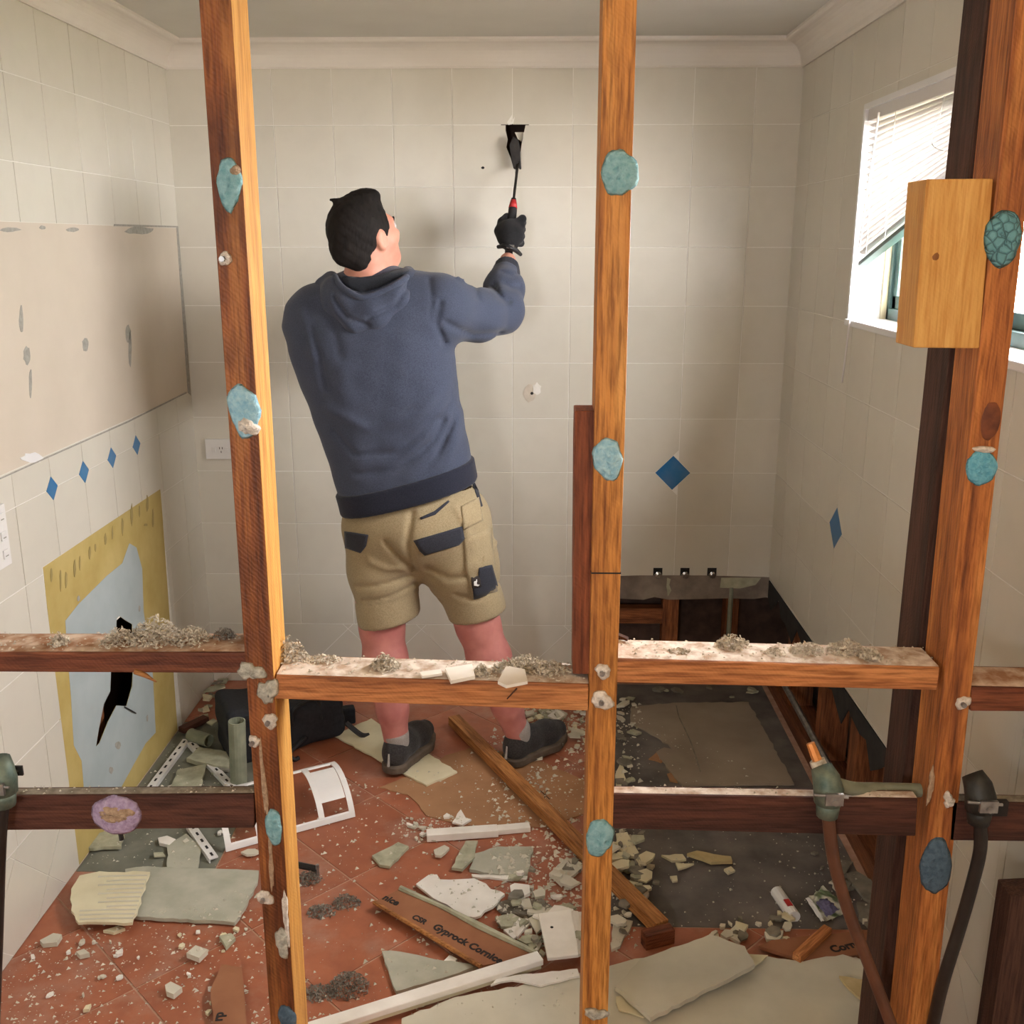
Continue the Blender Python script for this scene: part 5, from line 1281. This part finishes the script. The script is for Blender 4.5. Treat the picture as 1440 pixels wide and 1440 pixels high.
crumple([(1133, 1266), (1158, 1248), (1198, 1284), (1160, 1297)], .003, .007, M_wrapg, 'sheet'); crumple([(1146, 1270), (1162, 1262), (1180, 1280), (1162, 1290)], .014, .004, M_wrapp, 'printed_panel')
crumple([(1133, 1264), (1138, 1262), (1160, 1296), (1154, 1297)], .012, .003, M_wpaint, 'torn_rim')
# timber offcuts
def stick(a, b, w, h, z, label, mat=W_batten, cat='timber offcut', name='timber_offcut'):
    A0, B0 = FL(*a, z), FL(*b, z); d = (B0-A0).normalized(); sd = d.cross(Vector((0, 0, 1))).normalized(); fr = Matrix((d, sd, d.cross(sd))).transposed()
    return MB().obox((A0+B0)/2, ((B0-A0).length/2, w/2, h/2), fr).build(name, mat, frame=fr, bevel=.0015, label=label, cat=cat)
stick((1120, 1347), (1164, 1307), .022, .02, .03, 'short orange timber wedge leaning on the cornice strip', W_nogm)
stick((905, 1322), (945, 1312), .03, .04, .022, 'reddish timber block under the end of the batten', W_nogd)
stick((255, 1027), (290, 1010), .03, .02, .02, 'small brown timber scrap by the black bag', W_lown)
stick((600, 1175), (700, 1168), .035, .022, .014, 'white painted trim offcut below the cardboard', M_plw, 'trim offcut', 'trim_offcut')
stick((690, 1168), (745, 1163), .03, .016, .010, 'thin white strip tucked under the cardboard edge', M_plw, 'trim offcut', 'trim_offcut')
# bracket and fluff on the floor
br = thing('metal_bracket', FL(432, 1222), 'small dark metal bracket lying on grey fluff', 'bracket')
p0 = FL(418, 1216, .03); p1 = FL(447, 1222, .03); MB().tube([p0, p1], .009, 8).build('barrel', M_black, br); MB().tube([p1+Vector((0, -.004, -.012)), p1+Vector((0, -.004, .016))], .005, 6).build('bolt', M_steel, br)
def floor_fluff(x, y, r, n, label, mat=M_fluffg): fluff('insulation_clump', FL(x, y), r, n, mat, label, None, .0045)
floor_fluff(434, 1238, (.04, .03, .03), 300, 'grey fluff clump under the dark metal bracket')
floor_fluff(452, 1283, (.04, .03, .022), 300, 'grey fluff clump beside a darker one on bare terracotta')
floor_fluff(487, 1271, (.038, .03, .03), 320, 'darker fluff tuft on terracotta near the printed cornice')
floor_fluff(448, 1398, (.045, .03, .02), 320, 'flat grey fluff trail by the white trim end')
floor_fluff(490, 1390, (.05, .045, .045), 600, 'largest grey fluff heap on the floor by the white trim')
# ------------------------------------------------------------------ traced rubble pieces
TR = [
 ([(523, 1203), (560, 1184), (575, 1190), (548, 1218), (534, 1216)], M_gshard, .008, 'grey-green shard lying alone on the terracotta'),
 ([(635, 1220), (655, 1182), (672, 1182), (668, 1205), (650, 1222)], M_gshard, .008, 'narrow pointed grey shard below the white offcut'),
 ([(660, 1222), (668, 1200), (700, 1190), (750, 1190), (742, 1230), (690, 1228)], M_gtile, .010, 'broad grey tile back with adhesive combing'),
 ([(663, 1229), (742, 1232), (740, 1237), (665, 1233)], M_plw, .006, 'white tile edge under the broad grey tile back'),
 ([(772, 1228), (797, 1205), (821, 1218), (790, 1244)], M_plb, .009, 'pale square tile shard left of the orange stud'),
 ([(695, 1270), (720, 1262), (760, 1265), (782, 1278), (745, 1288), (705, 1282)], M_dshard, .010, 'dark grey rubble slab beside the white plaster sheet'),
 ([(696, 1290), (720, 1284), (745, 1295), (735, 1302), (705, 1303)], M_gshard, .008, 'grey-green chip above the white triangle'),
 ([(708, 1307), (746, 1298), (722, 1320)], M_plw, .006, 'white triangular chip by the moulded cornice end'),
 ([(610, 1195), (625, 1188), (632, 1192), (620, 1203), (612, 1202)], M_plb, .008, 'small pale lump below the white painted offcut'),
 ([(620, 1355), (632, 1343), (643, 1348), (638, 1355)], M_plw, .008, 'white crumb chunk on the printed cornice edge'),
 ([(866, 1172), (882, 1170), (900, 1205), (880, 1203), (868, 1190)], M_cream, .008, 'cream chip pair right of the orange stud'),
 ([(890, 1252), (900, 1250), (913, 1255), (905, 1268), (895, 1264)], M_plw, .010, 'white lump beside the loose batten'),
 ([(930, 1202), (960, 1201), (965, 1208), (945, 1210)], M_cream, .007, 'cream chip on the bath bay slab'),
 ([(950, 1213), (976, 1214), (954, 1222)], M_cream, .006, 'triangular cream chip on the bath bay slab'),
 ([(966, 1200), (980, 1196), (1028, 1204), (1030, 1211), (1000, 1212)], rough_mat('yellowish_shard', srgb(168, 150, 104), srgb(196, 178, 130), .9, 20, .4), .009, 'long yellowish shard on the bath bay slab'),
 ([(1018, 1222), (1028, 1218), (1034, 1224), (1024, 1228)], M_cream, .006, 'small cream chip below the long yellowish shard'),
 ([(942, 1232), (952, 1231), (953, 1238), (946, 1239)], M_cream, .006, 'round cream chip on the bath bay slab'),
 ([(1190, 1228), (1205, 1225), (1253, 1252), (1230, 1270), (1215, 1262)], M_dshard, .009, 'dark grey kite-shaped shard beside the brown pipe'),
 ([(1205, 1268), (1240, 1272), (1255, 1300), (1225, 1306), (1208, 1290)], M_dshard, .009, 'dark grey broad shard below the kite-shaped one'),
 ([(1170, 1205), (1200, 1212), (1190, 1228), (1168, 1225)], M_dshard, .008, 'dark shard behind the brown pipe'),
 ([(1075, 1310), (1102, 1308), (1095, 1322), (1078, 1320)], M_plb, .010, 'pale lump on the brown cornice strip'),
 ([(1020, 1312), (1040, 1296), (1047, 1310), (1040, 1325)], M_plb, .009, 'pale shard at the slab edge behind the wallboard offcut'),
 ([(1155, 1330), (1170, 1328), (1215, 1352), (1230, 1380), (1180, 1372)], M_plb, .008, 'grey wallboard tongue beside the brown pipe'),
 ([(122, 1178), (150, 1168), (175, 1174), (170, 1190), (120, 1192)], M_gshard, .010, 'grey chunk lying on the green-grey screed'),
 ([(222, 1178), (235, 1175), (247, 1180), (238, 1188), (224, 1185)], M_plw, .010, 'white angular chip on the green-grey screed'),
 ([(240, 1110), (250, 1082), (290, 1075), (282, 1108)], M_gshard, .009, 'grey-green board wedge between the perforated strips'),
 ([(262, 1066), (280, 1050), (325, 1058), (322, 1078), (300, 1076)], M_gshard, .014, 'ribbed grey-green shard beside the standing tube'),
 ([(56, 1322), (75, 1312), (87, 1314), (80, 1325), (60, 1327)], M_plb, .012, 'pale pointed chunk near the left wall foot'),
 ([(107, 1338), (118, 1334), (126, 1340), (112, 1343)], M_plb, .012, 'small pale chunk on terracotta by the left wall'),
 ([(262, 1340), (275, 1329), (292, 1335), (280, 1347)], M_plb, .014, 'pale lump on terracotta before the grey slab'),
 ([(145, 1308), (165, 1302), (176, 1305), (160, 1311)], M_cream, .008, 'cream chip in front of the ribbed tile'),
 ([(308, 1316), (325, 1312), (331, 1318), (318, 1332)], M_gshard, .010, 'grey chip in front of the grey slab'),
 ([(232, 1385), (240, 1380), (256, 1388), (244, 1398), (234, 1394)], M_plb, .014, 'jagged pale lump on open terracotta'),
 ([(739, 1032), (760, 1026), (762, 1036), (745, 1040)], M_plb, .007, 'pale shard right of the right shoe'),
 ([(747, 1060), (765, 1055), (763, 1066), (748, 1068)], M_plb, .007, 'pale shard just beside the right shoe toe'),
 ([(756, 998), (786, 995), (788, 1008), (766, 1012)], M_gshard, .008, 'grey-green tile piece at the back beside the orange stud'),
 ([(636, 1156), (648, 1138), (655, 1150), (663, 1152), (650, 1160)], M_plw, .006, 'white torn paper scrap on the cardboard edge'),
 ([(865, 1090), (874, 1070), (880, 1095), (868, 1112)], M_cream, .012, 'cream chunk behind the orange stud'),
 ([(862, 1290), (890, 1295), (872, 1330), (860, 1335)], M_plb, .008, 'grey sheet corner beneath the loose batten'),
]
for pts, mt, th, lb in TR:
    slab('rubble_shard', pts, th, mt, lb, 'rubble', z=random.choice((.001, .003, .006)), jg=.003)
# scattered look-alike shards
def shard(p, r, mat, label, group, z=.001, th=None):
    n = random.randint(4, 6); a0 = random.uniform(0, 6.28); sq = random.uniform(.5, 1)
    ca, sa = math.cos(a0), math.sin(a0); pts = []
    for k in range(n):
        a = 6.283*(k+random.uniform(-.25, .25))/n; u, v_ = r*math.cos(a)*random.uniform(.7, 1.1), r*sq*math.sin(a)*random.uniform(.7, 1.1)
        pts.append((p.x+u*ca-v_*sa, p.y+u*sa+v_*ca, z))
    m = MB().prism(pts, (0, 0, th or random.uniform(.004, .009)))
    tx, ty = random.uniform(-.18, .18), random.uniform(-.18, .18)
    for v in m.v: v.z += (v.x-p.x)*tx+(v.y-p.y)*ty+r*.16
    return m.build('plaster_shard', mat, label=label, cat='plaster shard', group=group)
def scatter(quad, n, r0, r1, mats, label, group, layers=1):
    q = [FL(x, y) for x, y in quad]
    for k in range(n):
        s_, t_ = random.random(), random.random(); p = q[0].lerp(q[1], s_).lerp(q[3].lerp(q[2], s_), t_)
        p.x = min(max(p.x, XL+.05), XR-.05)
        r = r0+(r1-r0)*random.random()**2; mt = random.choice(mats)
        lb = ('bigger ' if r > r0+.45*(r1-r0) else 'small ')+CN[mt.name]+' '+label
        shard(p, r, mt, lb, group, .001+.010*random.randrange(layers))
CN = {'plasterboard_face': 'pale', 'grey_green_shard': 'grey-green', 'white_plaster': 'white', 'cream_board': 'cream', 'dark_grey_shard': 'dark grey'}
PALE = [M_plb, M_plb, M_gshard, M_plw, M_cream]
scatter([(740, 1000), (825, 992), (835, 1060), (745, 1050)], 46, .012, .035, PALE, 'plaster shard in the spill behind the right shoe', 'shards behind the right shoe', 2)
scatter([(690, 1240), (815, 1215), (822, 1350), (740, 1345)], 48, .012, .04, [M_plb, M_gshard, M_dshard, M_plw], 'plaster shard in the heap between white sheet and orange stud', 'shards heaped by the orange stud', 3)
scatter([(858, 1190), (905, 1180), (935, 1300), (865, 1330)], 44, .012, .036, [M_plb, M_dshard, M_gshard, M_cream], 'plaster shard heaped along the loose batten by the bath bay', 'shards along the loose batten', 3)
scatter([(868, 985), (900, 985), (885, 1110), (866, 1110)], 16, .012, .04, [M_dshard, M_gshard, M_plb], 'shard at the edge of the bath bay sheet', 'shards at the bath bay edge', 2)
scatter([(560, 1150), (640, 1150), (640, 1190), (560, 1185)], 16, .006, .016, [M_plb, M_plw], 'shard below the torn cardboard edge', 'shards below the cardboard')
scatter([(985, 1290), (1110, 1285), (1110, 1330), (1000, 1325)], 22, .010, .026, [M_plb, M_dshard, M_cream], 'shard on the reddish edge before the bath bay', 'shards at the bath bay front', 2)
scatter([(260, 985), (300, 962), (300, 1030), (262, 1045)], 16, .015, .045, [M_gshard, M_cream, M_dshard], 'shard piled in the vanity corner behind the bag', 'shards in the vanity corner', 4)
scatter([(190, 1080), (340, 1070), (360, 1215), (150, 1200)], 22, .008, .028, [M_gshard, M_dshard, M_plb, M_plw], 'shard scattered over the green-grey screed', 'shards on the screed')
scatter([(20, 1330), (350, 1300), (350, 1436), (10, 1436)], 26, .005, .013, [M_plb, M_cream, M_plw], 'shard on the open terracotta by the left wall', 'shards on open terracotta')
scatter([(1130, 1180), (1250, 1190), (1270, 1330), (1190, 1300)], 14, .008, .022, [M_dshard, M_plb], 'shard around the brown pipe', 'shards around the brown pipe')
scatter([(900, 965), (1080, 968), (1085, 985), (880, 985)], 8, .015, .03, [M_dshard, M_gshard], 'shard along the far edge of the bath bay', 'shards along the bath bay back')
# dust and crumbs on the floor: uncountable
KEEP = [(FL(*HEL)+FWL*t_, .065) for t_ in (.02, .08, .14, .2, .25)]+[(FL(*HER)+FWR*t_, .065) for t_ in (.02, .08, .14, .2, .25)]+[(c_bag+dx_bag*t_, .15) for t_ in (-.2, -.1, 0, .1, .2)]
V = []; F = []
def dust(quad, n, s0, s1):
    q = [FL(x, y) for x, y in quad]
    for k in range(n):
        s_, t_ = random.random(), random.random(); p = q[0].lerp(q[1], s_).lerp(q[3].lerp(q[2], s_), t_)
        if p.x < XL+.01 or p.x > XR-.01 or p.y > D-.01: continue
        if any((p-k_).xy.length < r_ for k_, r_ in KEEP): continue
        tops = [zt for pl, zt in FOOT if inside(p.x, p.y, pl)]
        if tops and max(tops) > .03: continue
        p.z = max(tops)+.0004 if tops else .0003; crumb(p, s0+(s1-s0)*random.random()**3)
dust([(0, 1330), (420, 1240), (430, 1440), (0, 1440)], 900, .0015, .007)
dust([(420, 1100), (830, 1000), (830, 1440), (420, 1440)], 1100, .0015, .008)
dust([(690, 1000), (900, 990), (900, 1340), (690, 1330)], 1500, .002, .012)
dust([(735, 994), (825, 990), (838, 1062), (745, 1058)], 260, .004, .014)
dust([(700, 1210), (820, 1200), (822, 1340), (720, 1330)], 200, .004, .013)
dust([(870, 990), (1250, 1180), (1270, 1320), (870, 1330)], 500, .0012, .006)
dust([(120, 1080), (380, 1000), (380, 1220), (110, 1220)], 500, .0015, .007)
dust([(560, 1150), (650, 1150), (650, 1185), (560, 1180)], 160, .002, .007)
mesh_obj('floor_rubble', V, F, M_plb, label='fine plaster grit and crumbs strewn over the whole floor', cat='debris', kind='stuff')
